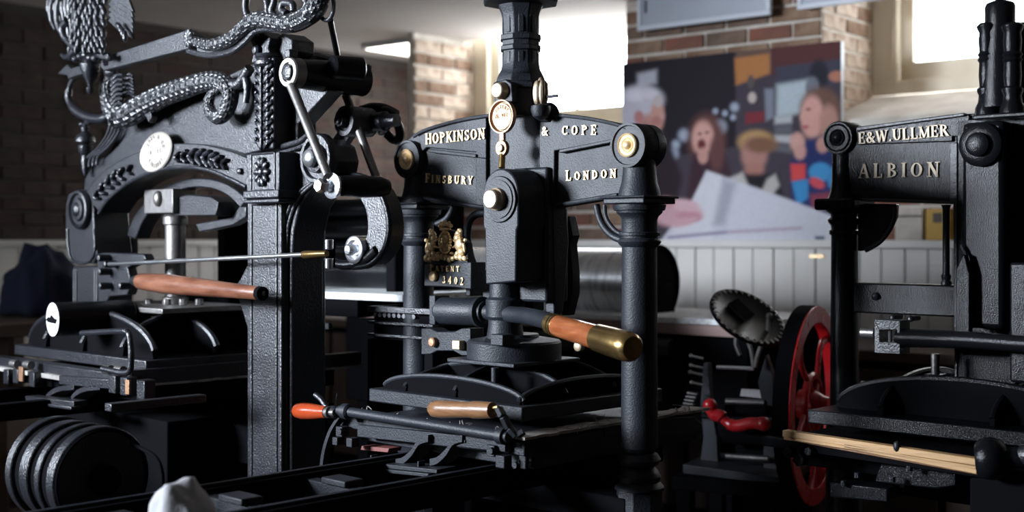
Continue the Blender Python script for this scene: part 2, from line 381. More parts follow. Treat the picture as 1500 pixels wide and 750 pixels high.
# sloping plastered sills
for nm, a, b, z0, z1 in (('sill', -5.08, -3.64, 1.70, 1.83), ('sill', -2.6, -.9, 1.76, 1.91)):
    MB().prism([(a, VB-.015, z0-.06), (a, VB-.015, z0), (a, VW-.02, z1), (a, VW-.02, z0-.06)], (b-a, 0, 0)).build(nm, M['plaster'], wb, bev=.008)
struct('wall_right', MB().box((1.8, -3.2, 0), (2.0, 6.5, ZC)), M['mortard'])
struct('wall_front', MB().box((-6.2, -3.3, 0), (2.0, -3.1, ZC)), M['mortard'])
def sash_window(nm, a, b, z0, panes, jamb):
    w_ = wallthing(nm); zt = ZC+.5
    fr = MB().box((a, VW-.02, z0-.02), (a+jamb, VW+.10, zt)).box((b-.10, VW-.02, z0-.02), (b, VW+.10, zt)).box((a, VW-.03, z0-.02), (b, VW+.10, z0+.045))
    fr.build('window_frame', M['cream'], w_, bev=.004)
    MB().box((a+jamb-.012, VW-.035, z0+.03), (a+jamb+.012, VW, zt)).build('staff_bead', M['cream'], w_, bev=.003)
    sa = MB().box((a+jamb+.008, VW+.01, z0+.045), (b-.10, VW+.055, z0+.13)).box((a+jamb+.008, VW+.01, z0+.045), (a+jamb+.07, VW+.055, zt)).box((b-.17, VW+.01, z0+.045), (b-.10, VW+.055, zt))
    sa.build('sash', M['cream'], w_, bev=.006)
    x0 = a+jamb+.07; x1 = b-.17
    for i in range(1, panes):
        x = x0+(x1-x0)*i/panes
        MB().box((x-.009, VW+.018, z0+.13), (x+.009, VW+.05, zt)).build('glazing_bar', M['cream'], w_, bev=.003)
    for i in range(panes):
        xa = x0+(x1-x0)*i/panes; xb = x0+(x1-x0)*(i+1)/panes
        MB().box((xa+.004, VW+.032, z0+.12), (xb-.004, VW+.036, zt)).build('pane', M['glass'], w_, bev=0)
    c = (x0+(x1-x0)*.33)
    MB().cyl((c, VW+.0, z0+.125), (c, VW+.0, z0+.17), .008, 8).box((c-.03, VW-.006, z0+.13), (c+.03, VW+.008, z0+.142)).build('sash_lift', M['steel'], w_, bev=0)
sash_window('window_1', -5.08, -3.64, 1.84, 2, .11)
sash_window('window_2', -2.6, -.9, 1.93, 2, .12)
# wainscot: boards, cap rail
wn = wallthing('trim_1')
i = 0; u = -5.13
while u < 1.2:
    wdt = .104 if i % 2 == 0 else .098
    me = brick_data(wdt-.006, .016, 1.2, M['creamd'])
    o = bpy.data.objects.new('board', me); C.objects.link(o); o.parent = wn; o.location = (u+wdt/2, VB-.05, .62); u += wdt; i += 1
MB().box((-5.13, VB-.085, 1.21), (1.2, VB+.03, 1.245)).build('cap_rail', M['creamd'], wn, bev=.006)
MB().box((-5.13, VB-.04, 0), (1.2, VB-.005, 1.21)).build('backing', M['creamd'], wn, bev=0)
wn2 = wallthing('trim_2'); v = 2.6
while v < 6.1:
    me = brick_data(.016, .10, 1.2, M['creamd'])
    o = bpy.data.objects.new('board', me); C.objects.link(o); o.parent = wn2; o.location = (-5.90, v, .62); v += .106
MB().box((-5.955, 2.55, 1.21), (-5.875, 6.15, 1.245)).build('cap_rail', M['creamd'], wn2, bev=.006)
MB().box((-5.955, 2.55, 0), (-5.915, 6.15, 1.21)).build('backing', M['creamd'], wn2, bev=0)
# fluorescent ceiling panel
cl = thing('ceiling_light', 'lit rectangular ceiling light in the far left corner of the ceiling', 'lamp', ruv(-5.42, 5.33, ZC-.03), ROT)
MB().box((-.20, -.02, 0), (.24, .58, .03)).build('housing', M['pframe'], cl)
MB().box((-.18, .0, -.004), (.22, .56, .002)).build('diffuser', M['lamp'], cl, bev=0)

# ---------------------------------------------------------------- exhibition print on the wall
def paint_print(px0, px1, nx, nz, corners, shapes, bg):
    """flat photographic print: a grid with printed colours"""
    pass
WVP = VB-.06
pt = thing('photo_poster', 'large photographic poster of four people around a white sheet', 'poster', ruv(0, WVP, 0), ROT)
def wp(px, py, v=WVP): return RW.y(px, py, v)      # point in wall axes
a0 = wp(912, 93); b0 = wp(1232, 60); PZ1 = (a0.z+b0.z)/2; PZ0 = wp(968, 362).z; PU0, PU1 = a0.x, b0.x
MB().box((PU0, .0, PZ0), (PU1, .03, PZ1)).build('board', M['pframe'], pt, bev=.002)
SH = []                                # (kind, pixels..., colour, softness)
def P_(px, py): q = wp(px, py); return (q.x, q.z)
def blob(cx, cy, rx, ry, col, soft=.25, rot=0): SH.append(('e', cx, cy, rx, ry, col, soft, rot))
def poly(pts, col, soft=3): SH.append(('p', pts, col, soft))
poly([(912, 90), (1240, 50), (1240, 370), (905, 370)], (.055, .045, .06))
poly([(912, 90), (1078, 74), (1078, 215), (912, 240)], (.018, .014, .02))
poly([(1130, 68), (1235, 55), (1235, 92), (1130, 112)], (.085, .03, .03))
poly([(1076, 85), (1128, 77), (1128, 108), (1078, 125)], (.40, .17, .06))
poly([(1080, 70), (1128, 64), (1128, 78), (1078, 84)], (.13, .08, .06))
poly([(1136, 98), (1236, 86), (1236, 120), (1136, 140)], (.05, .05, .075))
poly([(1138, 124), (1186, 116), (1180, 165), (1137, 172)], (.42, .48, .52), 6)
poly([(1120, 130), (1133, 130), (1133, 172), (1122, 178)], (.20, .22, .27))
poly([(1092, 165), (1120, 163), (1120, 178), (1092, 182)], (.19, .03, .04))
for q in range(4): poly([(1135, 172+q*13), (1160, 168+q*15), (1160, 180+q*15), (1135, 182+q*13)], (.45, .45, .47) if q % 2 == 0 else (.12, .12, .14), 4)
blob(1102, 143, 6, 8, (.5, .42, .38)); blob(1100, 120, 5, 10, (.10, .08, .08))
for x, y, r in ((1076, 157, 6), (1062, 166, 4), (1048, 163, 4), (1002, 198, 8), (990, 212, 6), (986, 225, 8), (1055, 186, 9), (1074, 172, 4)): blob(x, y, r, r*1.1, (.34, .38, .47), .6)
blob(1200, 110, 14, 22, (.02, .02, .03)); blob(1226, 112, 12, 8, (.40, .17, .11)); blob(1190, 128, 10, 16, (.16, .17, .2))
poly([(934, 108), (962, 102), (962, 122), (934, 128)], (.42, .42, .47), 5)
# man with white hair
blob(952, 172, 19, 32, (.46, .25, .22), .25); blob(940, 146, 32, 22, (.52, .50, .56), .25); blob(920, 168, 18, 34, (.50, .48, .55), .3)
blob(963, 168, 10, 22, (.52, .29, .24), .3); blob(944, 192, 14, 12, (.36, .17, .15), .4); blob(930, 140, 14, 9, (.66, .64, .70), .5); blob(952, 138, 12, 7, (.62, .59, .64), .5); blob(936, 172, 7, 10, (.45, .20, .19)); blob(964, 148, 7, 9, (.5, .44, .45)); blob(962, 178, 8, 8, (.42, .19, .17)); blob(971, 170, 3, 6, (.52, .3, .26))
poly([(905, 205), (975, 190), (1000, 260), (985, 330), (905, 340)], (.025, .015, .022), 6)
poly([(905, 300), (935, 255), (930, 330), (908, 345)], (.22, .2, .30), 6)
# woman laughing
blob(1035, 205, 27, 38, (.13, .055, .05), .3); blob(1030, 203, 16, 26, (.60, .33, .28), .25); blob(1028, 212, 6, 8, (.12, .02, .03), .4); blob(1025, 196, 3, 2, (.15, .07, .07)); blob(1036, 194, 3, 2, (.15, .07, .07))
poly([(1015, 225), (1060, 222), (1075, 262), (1060, 330), (1005, 300)], (.045, .02, .03), 6); blob(1030, 228, 8, 12, (.5, .27, .23)); blob(1050, 225, 11, 26, (.12, .05, .05), .4)
# boy with short fair hair
blob(1108, 208, 26, 17, (.46, .28, .12), .3); blob(1105, 226, 19, 24, (.42, .21, .18), .3); blob(1115, 212, 24, 12, (.20, .10, .06), .4); blob(1105, 250, 14, 12, (.38, .18, .15), .4)
poly([(1080, 255), (1140, 255), (1150, 300), (1068, 300)], (.015, .012, .018), 6); poly([(1066, 262), (1088, 252), (1098, 276), (1075, 285)], (.46, .44, .42), 4); poly([(1124, 262), (1136, 255), (1142, 272), (1132, 285), (1116, 280)], (.44, .42, .40), 4)
# woman on the right with striped sleeve
blob(1202, 160, 30, 32, (.15, .08, .06), .25); blob(1190, 172, 17, 32, (.62, .33, .28), .22); blob(1214, 180, 14, 26, (.45, .24, .19), .3); blob(1176, 172, 4, 5, (.62, .34, .29)); blob(1184, 160, 4, 2, (.2, .09, .08)); blob(1180, 186, 5, 3, (.42, .12, .13))
poly([(1180, 205), (1232, 195), (1236, 330), (1160, 300), (1158, 238)], (.02, .03, .12), 6)
blob(1168, 208, 11, 14, (.60, .34, .29), .3); blob(1172, 222, 9, 12, (.55, .3, .26), .3); blob(1205, 212, 9, 12, (.5, .26, .22), .3)
poly([(1158, 240), (1180, 240), (1180, 262), (1160, 266)], (.62, .07, .07), 3); poly([(1160, 266), (1184, 262), (1184, 290), (1168, 302)], (.05, .25, .52), 3)
blob(1202, 252, 17, 14, (.06, .28, .55), .2); blob(1197, 268, 12, 7, (.6, .08, .1), .3, .5); blob(1222, 262, 10, 16, (.06, .24, .5), .3); poly([(1186, 285), (1230, 280), (1226, 306), (1190, 306)], (.25, .05, .08), 5)
# the sheet and the hand
poly([(1035, 250), (1128, 282), (1225, 318), (1232, 370), (955, 370), (985, 330), (1012, 300)], (.56, .56, .62), 3)
poly([(1036, 251), (1058, 258), (1048, 330), (1038, 368), (968, 368), (1005, 310)], (.62, .61, .66), 3)
poly([(1060, 262), (1078, 268), (1062, 330), (1044, 330)], (.36, .36, .42), 8)
poly([(978, 346), (1065, 338), (1065, 342), (978, 350)], (.20, .17, .28), 3); poly([(1065, 338), (1175, 332), (1175, 336), (1065, 342)], (.38, .30, .38), 3)
poly([(1194, 346), (1208, 346), (1208, 351), (1194, 351)], (.06, .10, .13), 1.5)
blob(990, 312, 34, 20, (.56, .34, .38), .25, -.1); blob(1004, 298, 20, 5, (.64, .42, .46), .3, .15); blob(1014, 322, 14, 4, (.44, .22, .27), .4, -.1); blob(1008, 306, 22, 5, (.62, .40, .44), .3, .2); blob(1010, 316, 20, 6, (.52, .26, .31), .3); blob(1002, 325, 20, 6, (.58, .35, .39), .3, -.2); blob(975, 296, 14, 8, (.5, .26, .28), .3)
def build_print():
    NX, NZ = 190, 160; vs_ = []; cols = []
    def sd_poly(x, y, pts):
        ins = False; dm = 1e9; n = len(pts)
        for i in range(n):
            x1, y1 = pts[i]; x2, y2 = pts[(i+1) % n]
            if (y1 > y) != (y2 > y) and x < (x2-x1)*(y-y1)/(y2-y1)+x1: ins = not ins
            dx, dy = x2-x1, y2-y1; t = max(0, min(1, ((x-x1)*dx+(y-y1)*dy)/(dx*dx+dy*dy+1e-9)))
            dm = min(dm, math.hypot(x-x1-t*dx, y-y1-t*dy))
        return dm if ins else -dm
    # shape coordinates were measured in a perspective view of the print: turn each grid point into that measure
    for j in range(NZ+1):
        for i in range(NX+1):
            u = PU0+(PU1-PU0)*i/NX; z = PZ0+(PZ1-PZ0)*j/NZ
            wx = RW.ex*u + RW.ey*WVP; x = 750+F*wx.x/wx.y; y = HZ-F*(z-H)/wx.y
            c = V((.05, .04, .05))
            for s in SH:
                if s[0] == 'e':
                    _, cx, cy, rx, ry, col, soft, rot = s
                    dx, dy = x-cx, y-cy
                    if abs(dx) > 60 or abs(dy) > 60: continue
                    if rot: dx, dy = dx*math.cos(rot)+dy*math.sin(rot), -dx*math.sin(rot)+dy*math.cos(rot)
                    d = math.hypot(dx/rx, dy/ry); a = max(0, min(1, (1-d)/(soft*2)+.5))
                else:
                    _, pts, col, soft = s
                    if not (min(p[0] for p in pts)-6 < x < max(p[0] for p in pts)+6 and min(p[1] for p in pts)-6 < y < max(p[1] for p in pts)+6): continue
                    a = max(0, min(1, sd_poly(x, y, pts)/(soft*1.8)+.5))
                if a > 0: c = c.lerp(V(col), a*a*(3-2*a))
            c = c*random.uniform(.93, 1.05)
            vs_.append((u, -.001, z)); cols.append((*c, 1))
    fs = [(j*(NX+1)+i, j*(NX+1)+i+1, (j+1)*(NX+1)+i+1, (j+1)*(NX+1)+i) for j in range(NZ) for i in range(NX)]
    me = bpy.data.meshes.new('print'); me.from_pydata(vs_, [], fs)
    at = me.color_attributes.new('ink', 'FLOAT_COLOR', 'POINT'); at.data.foreach_set('color', [k for c in cols for k in c])
    m = bpy.data.materials.new('poster_ink'); m.use_nodes = True; nt = m.node_tree
    a = nt.nodes.new('ShaderNodeVertexColor'); a.layer_name = 'ink'; nt.links.new(a.outputs[0], nt.nodes['Principled BSDF'].inputs[0])
    nt.nodes['Principled BSDF'].inputs['Roughness'].default_value = .7; nt.nodes['Principled BSDF'].inputs['Specular IOR Level'].default_value = .15
    me.materials.append(m); o = bpy.data.objects.new('print', me); C.objects.link(o); o.parent = pt
build_print()
# hanging display panels at the top
for lab, (ax, ay), (bx, by) in (('wide white-framed panel hanging above the poster, left of the two', (933, 45), (1128, 22)), ('white-framed panel hanging at the top by the right-hand window, right of the two', (1167, 14), (1292, -1))):
    v0 = VB-.09; A = RW.y(ax, ay, v0); B = RW.y(bx, by, v0); zb = (A.z+B.z)/2; zt = ZC-.004
    t = thing('framed_panel', lab, 'picture frame', ruv(A.x, v0, zb), ROT, 'framed panels hung at the ceiling')
    W_ = B.x-A.x; Hh = zt-zb; fw = .022
    MB().box((0, 0, 0), (W_, .022, fw)).box((0, 0, fw), (fw, .022, Hh)).box((W_-fw, 0, fw), (W_, .022, Hh)).box((0, .0, Hh-.01), (W_, .022, Hh)).build('frame', M['pframe'], t)
    MB().box((fw, .008, fw), (W_-fw, .016, Hh-.01)).build('print', M['pmat'], t, bev=0)
    MB().box((fw+.02, .003, fw+.06), (fw+.028, .01, Hh-.02)).build('caption_strip', M['black'], t, bev=0)
# things on the wainscot ledge seen through the right-hand press
def ledge(px, py, v): return RW.y(px, py, v)
for nm, lab, cat, x0, x1, h, m, dz in (('card_box', 'pinkish grey carton on the ledge behind the right-hand press', 'box', 1312, 1352, .13, 'mortar', 0),
    ('yellow_box', 'yellow box on the ledge behind the right-hand press', 'box', 1357, 1392, .125, 'yellow', .0)):
    A = ledge(x0, 345, VB-.075); B = ledge(x1, 345, VB-.075)
    t = thing(nm, lab, cat, ruv(A.x, VB-.082, 1.2455), ROT)
    MB().box((0, 0, 0), (B.x-A.x, .07, h)).build('carton', M[m], t, bev=.003)
    if nm == 'yellow_box': MB().box((.03, -.001, .07), (B.x-A.x-.03, .0, .11)).build('printed_panel', M['bench'], t, bev=0)
    else: MB().box((0, -.002, h*.72), (B.x-A.x, .0, h*.78)).build('lid_edge', M['bench'], t, bev=0)
A = ledge(1186, 378, VB-.06)
q = MB().box((0, 0, 0), (.07, .004, .016)).build('wall_label', M['gold'], None, bev=.001); q.location = ruv(A.x, VB-.066, A.z); q.rotation_euler = (0, 0, ROT)
tag(q, 'small brass plate on the white wainscot below the poster', 'plate')
# ================================================================ centre press
L = Frame(.019, 3.08, 44); CR = -math.radians(44)
FR = V((0, -1, 0))                    # towards the front of a press
cp = thing('hand_press', 'matt black iron hand press with gilt lettering HOPKINSON & COPE, in the middle', 'printing press', (.019, 3.08, 0), CR)
S = M['satin']
zc = lambda py, D: H+(HZ-py)*D/F
def column(parent, x, y, D, py, m, base):
    """py: dict of heights measured on the right-hand column"""
    z = lambda p: zc(p, D)
    r = .040
    prof = [(z(base), r), (z(500), r*.98), (z(362), r*.96), (z(358), r*1.12), (z(354), r*1.2), (z(350), r*1.12), (z(349), r), (z(346), r), (z(345), r*1.13), (z(341), r*1.13), (z(340), r*.98),
            (z(322), r*.98), (z(317), r*1.05), (z(312), r*1.25), (z(309), r*1.27), (z(308), r*1.4), (z(302), r*1.45), (z(300), r*1.45)]
    return MB().lathe((x, y, 0), (0, 0, 1), prof, 40)
CX = .36
for sx, D0 in ((-1, 2.83), (1, 2.83)):
    col_ = column(cp, sx*CX, 0, 2.83, None, S, 655).build('column', S, cp, bev=0)
    z = lambda p: zc(p, 2.83)
    MB().box((sx*CX-.056, -.056, z(299)), (sx*CX+.056, .056, z(291))).box((sx*CX-.062, -.062, z(291)), (sx*CX+.062, .062, z(287.5))).build('capital_slab', S, cp)
    r = .046                          # neck flaring down from the boss
    prof = [(z(288), r*1.02), (z(280), r*.98), (z(268), r*.86), (z(255), r*.80), (z(240), r*.78), (z(215), r*.78)]
    MB().lathe((sx*CX, 0, 0), (0, 0, 1), prof, 32).build('neck', S, cp, bev=0)
    # baluster foot
    prof = [(z(655), .038), (z(662), .033), (z(664), .040), (z(672), .047), (z(680), .040), (z(683), .032), (z(688), .040), (z(697), .047), (z(705), .044), (z(709), .050), (z(712), .054), (z(716), .054)]
    MB().lathe((sx*CX, 0, 0), (0, 0, 1), [(a, b) for a, b in prof], 32).build('baluster', S, cp, bev=0)
    MB().lathe((sx*CX, 0, 0), (0, 0, 1), [(0.02, .075), (.10, .062), (.45, .052), (z(716), .052)], 8, rot=PI/8).build('leg', S, cp)
    MB().lathe((sx*CX, 0, 0), (0, 0, 1), [(0, .10), (.03, .10), (.05, .08)], 16).build('foot', S, cp)
    # boss barrel
    c = V((sx*CX, 0, z(214)))
    b = MB().lathe(c+FR*.038, (0, 1, 0), [(0, .040), (.0, .046), (.004, .0485), (.03, .0485), (.031, .047), (.045, .047), (.046, .0485), (.072, .0485), (.076, .046)], 48)
    bs = b.build('boss', S, cp, bev=.0)
    MB().lathe(c+FR*.038, FR, [(-.002, .048), (.004, .048), (.004, .043), (-.001, .041)], 48, cap=False).build('boss_rim', S, bs, bev=0)
    MB().lathe(c+FR*.038, FR, [(0, .0265), (.006, .026), (.008, .0235), (.005, .0215), (.004, .017), (.007, .015), (.005, .011), (.009, .009), (.012, .005), (.0125, .001)], 40).build('gilt_rosette', M['gold'], bs, bev=0, label='gilt ringed rosette')
# beam
yf = -.020
top = [(588, 214), (594, 206), (604, 199), (620, 191), (640, 184), (670, 176), (700, 170), (735, 166), (800, 166), (850, 171), (885, 177), (915, 184), (940, 194), (946, 206)]
bot = [(946, 236), (930, 262), (905, 287), (880, 292), (850, 297), (815, 303), (770, 305), (712, 306), (680, 301), (652, 296), (626, 290), (612, 280), (600, 262), (590, 240)]
MB().prism(L.ys(top+bot, yf), (0, .045, 0)).build('beam', S, cp)
yb = -.030                            # proud bands on the beam
mb = MB()
mb.prism(L.ys([(612, 196), (640, 185), (670, 177), (705, 171), (712, 171), (712, 232), (697, 231), (697, 223), (625, 216), (618, 222)], yb), (0, .012, 0))
mb.prism(L.ys([(812, 167), (850, 172), (885, 178), (912, 186), (916, 198), (905, 205), (812, 221), (811, 300), (790, 303), (790, 167)], yb), (0, .012, 0))
mb.prism(L.ys([(712, 232), (712, 306), (697, 305), (697, 230)], yb), (0, .012, 0))
mb.each('lettering_panel', S, cp, bev=.002)
# rim mouldings
t_top = smooth_path([L.y(a, b, -.034) for a, b in [(606, 200), (620, 192), (640, 185), (670, 177), (700, 171.5), (728, 168)]], 5)
t_top2 = smooth_path([L.y(a, b, -.034) for a, b in [(800, 167), (850, 172), (885, 178), (908, 184), (918, 189)]], 5)
MB().tube(t_top, .0045, 10).tube(t_top2, .0045, 10).each('top_moulding', S, cp, bev=0)
t1 = smooth_path([L.y(a, b, -.030) for a, b in [(622, 289), (650, 295), (680, 300), (710, 304)]], 5)
t2 = smooth_path([L.y(a, b, -.030) for a, b in [(815, 301), (850, 295), (880, 290), (905, 286)]], 5)
MB().tube(t1, .0055, 10).tube(t2, .0055, 10).each('bottom_moulding', S, cp, bev=0)
MB().prism(L.ys([(627, 218), (697, 226), (697, 231), (627, 223)], -.036), (0, .016, 0)).prism(L.ys([(819, 219), (904, 202), (904, 207), (819, 224)], -.036), (0, .016, 0)).each('panel_ledge', S, cp, bev=.0015)
yl = -.0305; gd = M['gold']
lettering('lettering', 'HOPKINSON', gd, cp, L.y(624.5, 211.5, yl), L.y(712, 203.5, yl), .0265, .004, FR, label='raised gilt letters reading HOPKINSON')
lettering('lettering', '&', gd, cp, L.y(795, 199, yl), L.y(804, 198.5, yl), .021, .004, FR, label='raised gilt ampersand')
lettering('lettering', 'COPE', gd, cp, L.y(824, 198, yl), L.y(875, 197.5, yl), .0215, .004, FR, label='raised gilt letters reading COPE')
lettering('lettering', 'FINSBURY', gd, cp, L.y(624, 267.5, -.0205), L.y(694, 270.5, -.0205), .0235, .004, FR, smallfrom=1, small=.86, label='raised gilt letters reading FINSBURY')
lettering('lettering', 'LONDON', gd, cp, L.y(830, 265, -.0205), L.y(904, 260, -.0205), .0235, .004, FR, smallfrom=1, small=.82, label='raised gilt letters reading LONDON')
# octagonal spring column
zz = lambda p: zc(p, 3.08)
def octo(prof): return MB().lathe((0.002, 0.0, 0), (0, 0, 1), [(zz(p), r*1.06) for p, r in prof], 8, rot=PI/8+CR*0)
octo([(172, .062), (150, .062), (132, .060), (130, .062), (118, .058), (112, .054), (104, .047), (90, .043), (74, .042), (52, .0415), (30, .0425), (18, .047), (8, .054), (-6, .060)]).build('spring_column', S, cp, bev=.002)
octo([(76, .044), (75, .048), (69, .048), (68, .044), (61, .044), (60, .0485), (53, .0485), (52, .044)]).build('collar', S, cp, bev=.001)
octo([(133, .060), (132, .066), (124, .066), (121, .058)]).build('base_moulding', S, cp, bev=.002)
octo([(9, .055), (6, .088), (0, .090), (-6, .080), (-30, .08)]).build('cap', S, cp, bev=.002)
fl_ = MB()
for k in range(8):                    # raised flutes on the facets
    a = PI/8+k*PI/4+PI/8; d = V((math.cos(a), math.sin(a), 0)); t = V((-math.sin(a), math.cos(a), 0))
    for p0, p1 in ((50, 14), (112, 78)):
        c0 = V((.002, 0, zz(p0))); c1 = V((.002, 0, zz(p1)))
        fl_.bar(c0+d*.0415, c1+d*.0415, .012, .004, up=d)
fl_.each('flute', S, cp, bev=.001)
MB().lathe(V((0.002, 0, zz(-4)))+V((-.03, -.075, 0)), (0, 0, 1), [(0, .0), (0, .012), (.02, .012), (.03, .008)], 16).build('cap_bolt', M['paleb'], cp, bev=0, label='pale brass bolt head')
# front furniture: bolt, oil cup, leaf
b_ = MB().prism(L.ys([(724, 150), (726, 126), (731, 119), (740, 116), (749, 122), (751, 150)], -.070), (0, .02, 0)); b_.build('bracket_lug', S, cp)
MB().lathe(L.y(735, 133, -.072), FR, [(-.004, .021), (0.003, .021), (.010, .0175), (.016, .0175), (.018, .015)], 28).build('round_bolt', M['paleb'], cp, bev=0, label='pale brass round bolt head')
oc = L.y(737, 171, -.085)
dish = MB().lathe(oc, FR, [(-.012, .030), (-.004, .0385), (.004, .0395), (.008, .039), (.008, .036), (.000, .033), (.001, .001)], 44).build('oil_cup_lid', M['bronze'], cp, bev=0, label='bronze dished maker\'s medallion')
MB().lathe(oc+FR*.0015, FR, [(0, .0315), (.003, .030), (.003, .001)], 40).build('medallion_disc', M['bronze'], dish, bev=0)
MB().prism([oc+V((-.008, -.006, -.036)), oc+V((.008, -.006, -.036)), oc+V((.008, -.006, -.062)), oc+V((-.008, -.006, -.062))], (0, .008, 0)).build('link_plate', M['bronze'], cp, label='bronze link below the medallion')
def bpy_join(objs):                    # engraved letters become one part
    if not objs: return
    base = objs[0]; bm = bmesh.new(); bm.from_mesh(base.data)
    for o in objs[1:]: bm.from_mesh(o.data); C.objects.unlink(o); bpy.data.objects.remove(o)
    bm.to_mesh(base.data); bm.free()
def arcrow(text, r, a0, a1, cap, parent, c, m, flip=False):
    objs = []
    for i, ch in enumerate(text):
        if ch == ' ': continue
        a = math.radians(a0+(a1-a0)*i/(len(text)-1)); d = V((math.cos(a), 0, math.sin(a))); t = V((math.sin(a), 0, -math.cos(a)))
        if flip: t = -t; 
        b = c+d*r-t*cap*.35; objs.append(lettering('engraving', ch, m, parent, b, b+t*cap*.7, cap, .001, FR))
    bpy_join(objs)
ik = mat('bronze_letter', (.20, .11, .06), .5, .6)
lettering('engraving', 'N. 902', ik, dish, oc+V((-.020, -.0048, -.004)), oc+V((.020, -.0048, -.001)), .010, .0012, FR)
arcrow('PATENT', .019, 140, 40, .008, dish, oc+FR*.0048, ik)
e = L.y(735, 217, -.092)
ey = MB().lathe(e, FR, [(-.006, .019), (0, .019), (.003, .017), (.003, .001)], 30).build('link_eye', M['bronze'], cp, bev=0, label='bronze eye of the link')
MB().lathe(e+FR*.003, FR, [(0, .0095), (.006, .009), (.007, .006)], 20).build('pin', M['paleb'], ey, bev=0)
MB().cyl(e+V((0, .002, -.015)), L.y(735, 246, -.098), .0075, 16).build('stem', M['brass'], cp, bev=0, label='brass stem')
lf = L.y(792, 150, -.062)              # leaf ornament on a small cup
MB().lathe(lf+V((0, 0, -.014)), (0, 0, 1), [(-.026, .006), (-.018, .018), (-.004, .023), (.006, .022)], 24).build('ornament_cup', S, cp, bev=0)
lm = MB()
for k in range(6):
    a = k*PI/3+.5; lm.ell(lf+V((math.cos(a)*.010, math.sin(a)*.010, .022)), (.0085, .0085, .028), seg=10, rings=8)
lm.ell(lf+V((0, 0, .026)), (.010, .010, .032)); lm.build('bud_ornament', M['paleb'], cp, bev=0, label='pale gilt bud ornament')
MB().cyl(L.y(800, 142, -.06), L.y(800, 142, -.06)+V((.035, 0, 0)), .0035, 10).build('split_pin', S, cp, bev=0)
MB().lathe(L.y(800, 168, -.02), V((1, -.3, .2)), [(-.01, .02), (.02, .024), (.028, .018)], 20).build('side_bolt', S, cp, bev=0)
# hanging link (toggle) in front of the beam
yk = -.135
ck = L.y(733, 292, yk)
hw = .056
def yk_pts():
    o = []
    for k in range(13):
        a = PI*k/12; o.append(V((ck.x+hw*math.cos(a), yk, ck.z+.012+.058*math.sin(a))))
    o += [V((ck.x-hw, yk, L.y(709, 331, yk).z)), V((ck.x-hw*.9, yk, L.y(713, 337, yk).z)), V((ck.x-hw*.86, yk, L.y(713, 417, yk).z)),
          V((ck.x+hw*.86, yk, L.y(755, 413, yk).z)), V((ck.x+hw*.9, yk, L.y(755, 337, yk).z)), V((ck.x+hw, yk, L.y(757, 331, yk).z))]
    return o
MB().prism(yk_pts(), (0, .090, 0)).build('hanging_link', S, cp, bev=.004)
fl2 = MB().lathe(ck, FR, [(-.002, .053), (.002, .053), (.005, .051), (.005, .044), (.008, .0435), (.0085, .030)], 44).build('pivot_flange', S, cp, bev=0)
MB().lathe(ck+FR*.008, FR, [(0, .026), (.010, .0255), (.012, .022), (.024, .0215), (.027, .019), (.0275, .001)], 36).build('pivot_pin', M['paleb'], fl2, bev=0, label='pale brass pivot pin')
MB().box((ck.x-.052, yk+.09, ck.z-.235), (ck.x+.060, .03, ck.z+.075)).build('piston_housing', S, cp, bev=.006)
MB().prism([V((ck.x+.062, -.03, ck.z+.06)), V((ck.x+.062, .02, ck.z+.02)), V((ck.x+.062, .03, ck.z-.10)), V((ck.x+.062, .01, ck.z-.26)), V((ck.x+.062, -.02, ck.z-.28))], (-.03, 0, 0)).build('inner_cheek', S, cp, bev=.004)
# curved grey lever behind on the right
g1 = [(806, 318), (832, 316), (838, 345), (834, 358), (838, 400), (838, 430), (830, 462), (822, 462), (824, 430), (820, 385), (815, 362), (806, 348)]
MB().prism(L.ys(g1, .07), (0, .03, 0)).build('chill_lever', S, cp, bev=.003)
MB().nut(L.y(816, 322, .07), FR, .014, .012).build('lever_nut', S, cp, bev=0)
# plaque bracket with the arms
pl = L.ys([(624, 386), (626, 352), (640, 342), (655, 332), (670, 342), (684, 352), (690, 384), (689, 423), (665, 421), (622, 419)], -.09)
br = MB().prism(L.ys([(622, 387), (690, 384), (690, 424), (665, 421), (621, 419)], -.09), (0, .05, 0)).prism(L.ys([(630, 388), (632, 360), (650, 335), (664, 338), (684, 356), (686, 386)], -.084), (0, .02, 0)).build('patent_plaque', S, cp)
lettering('lettering', 'PATENT', gd, br, L.y(630.5, 397, -.0905), L.y(674, 398, -.0905), .0165, .003, FR, smallfrom=1, small=.82, label='raised gilt letters reading PATENT')
lettering('lettering', '3402', gd, br, L.y(649, 415, -.0905), L.y(680, 417.5, -.0905), .0185, .003, FR, label='raised gilt figures reading 3402')
MB().lathe(L.y(636, 404.5, -.092), FR, [(0, .0125), (.007, .012), (.009, .009)], 24).build('gilt_stud', gd, br, bev=0, label='gilt stud')
# coat of arms relief
am = MB(); q = lambda a, b, d=-.092: L.y(a, b, d)
k_ = 3.2/F
def el(px, py, rx, ry, dep=.006, rot=0, d=-.09):
    am.ell(q(px, py, d), (rx*k_*1.45, dep, ry*k_), Matrix.Rotation(rot, 3, 'Y'), 12, 8)
el(652, 355, 9.5, 17, .009); 
for a in range(22):                   # garter round the shield
    t = a/22*2*PI; el(652+8*math.cos(t), 355+15*math.sin(t), 1.4, 2.0, .004, t, -.098)
el(652, 350, 4, 6, .005, 0, -.101); el(648, 359, 2.5, 4, .004, .3, -.100); el(655, 360, 2.5, 4, .004, -.3, -.100)
for x, y in ((645, 331), (649, 329), (653, 328.5), (657, 329.5), (660, 331)): el(x, y, 2.2, 3.4, .006)   # crown
el(652, 336, 8, 2.6, .007); el(652, 324.5, 2.2, 2.4, .005); el(646, 326, 1.7, 2, .004); el(658, 326, 1.7, 2, .004)
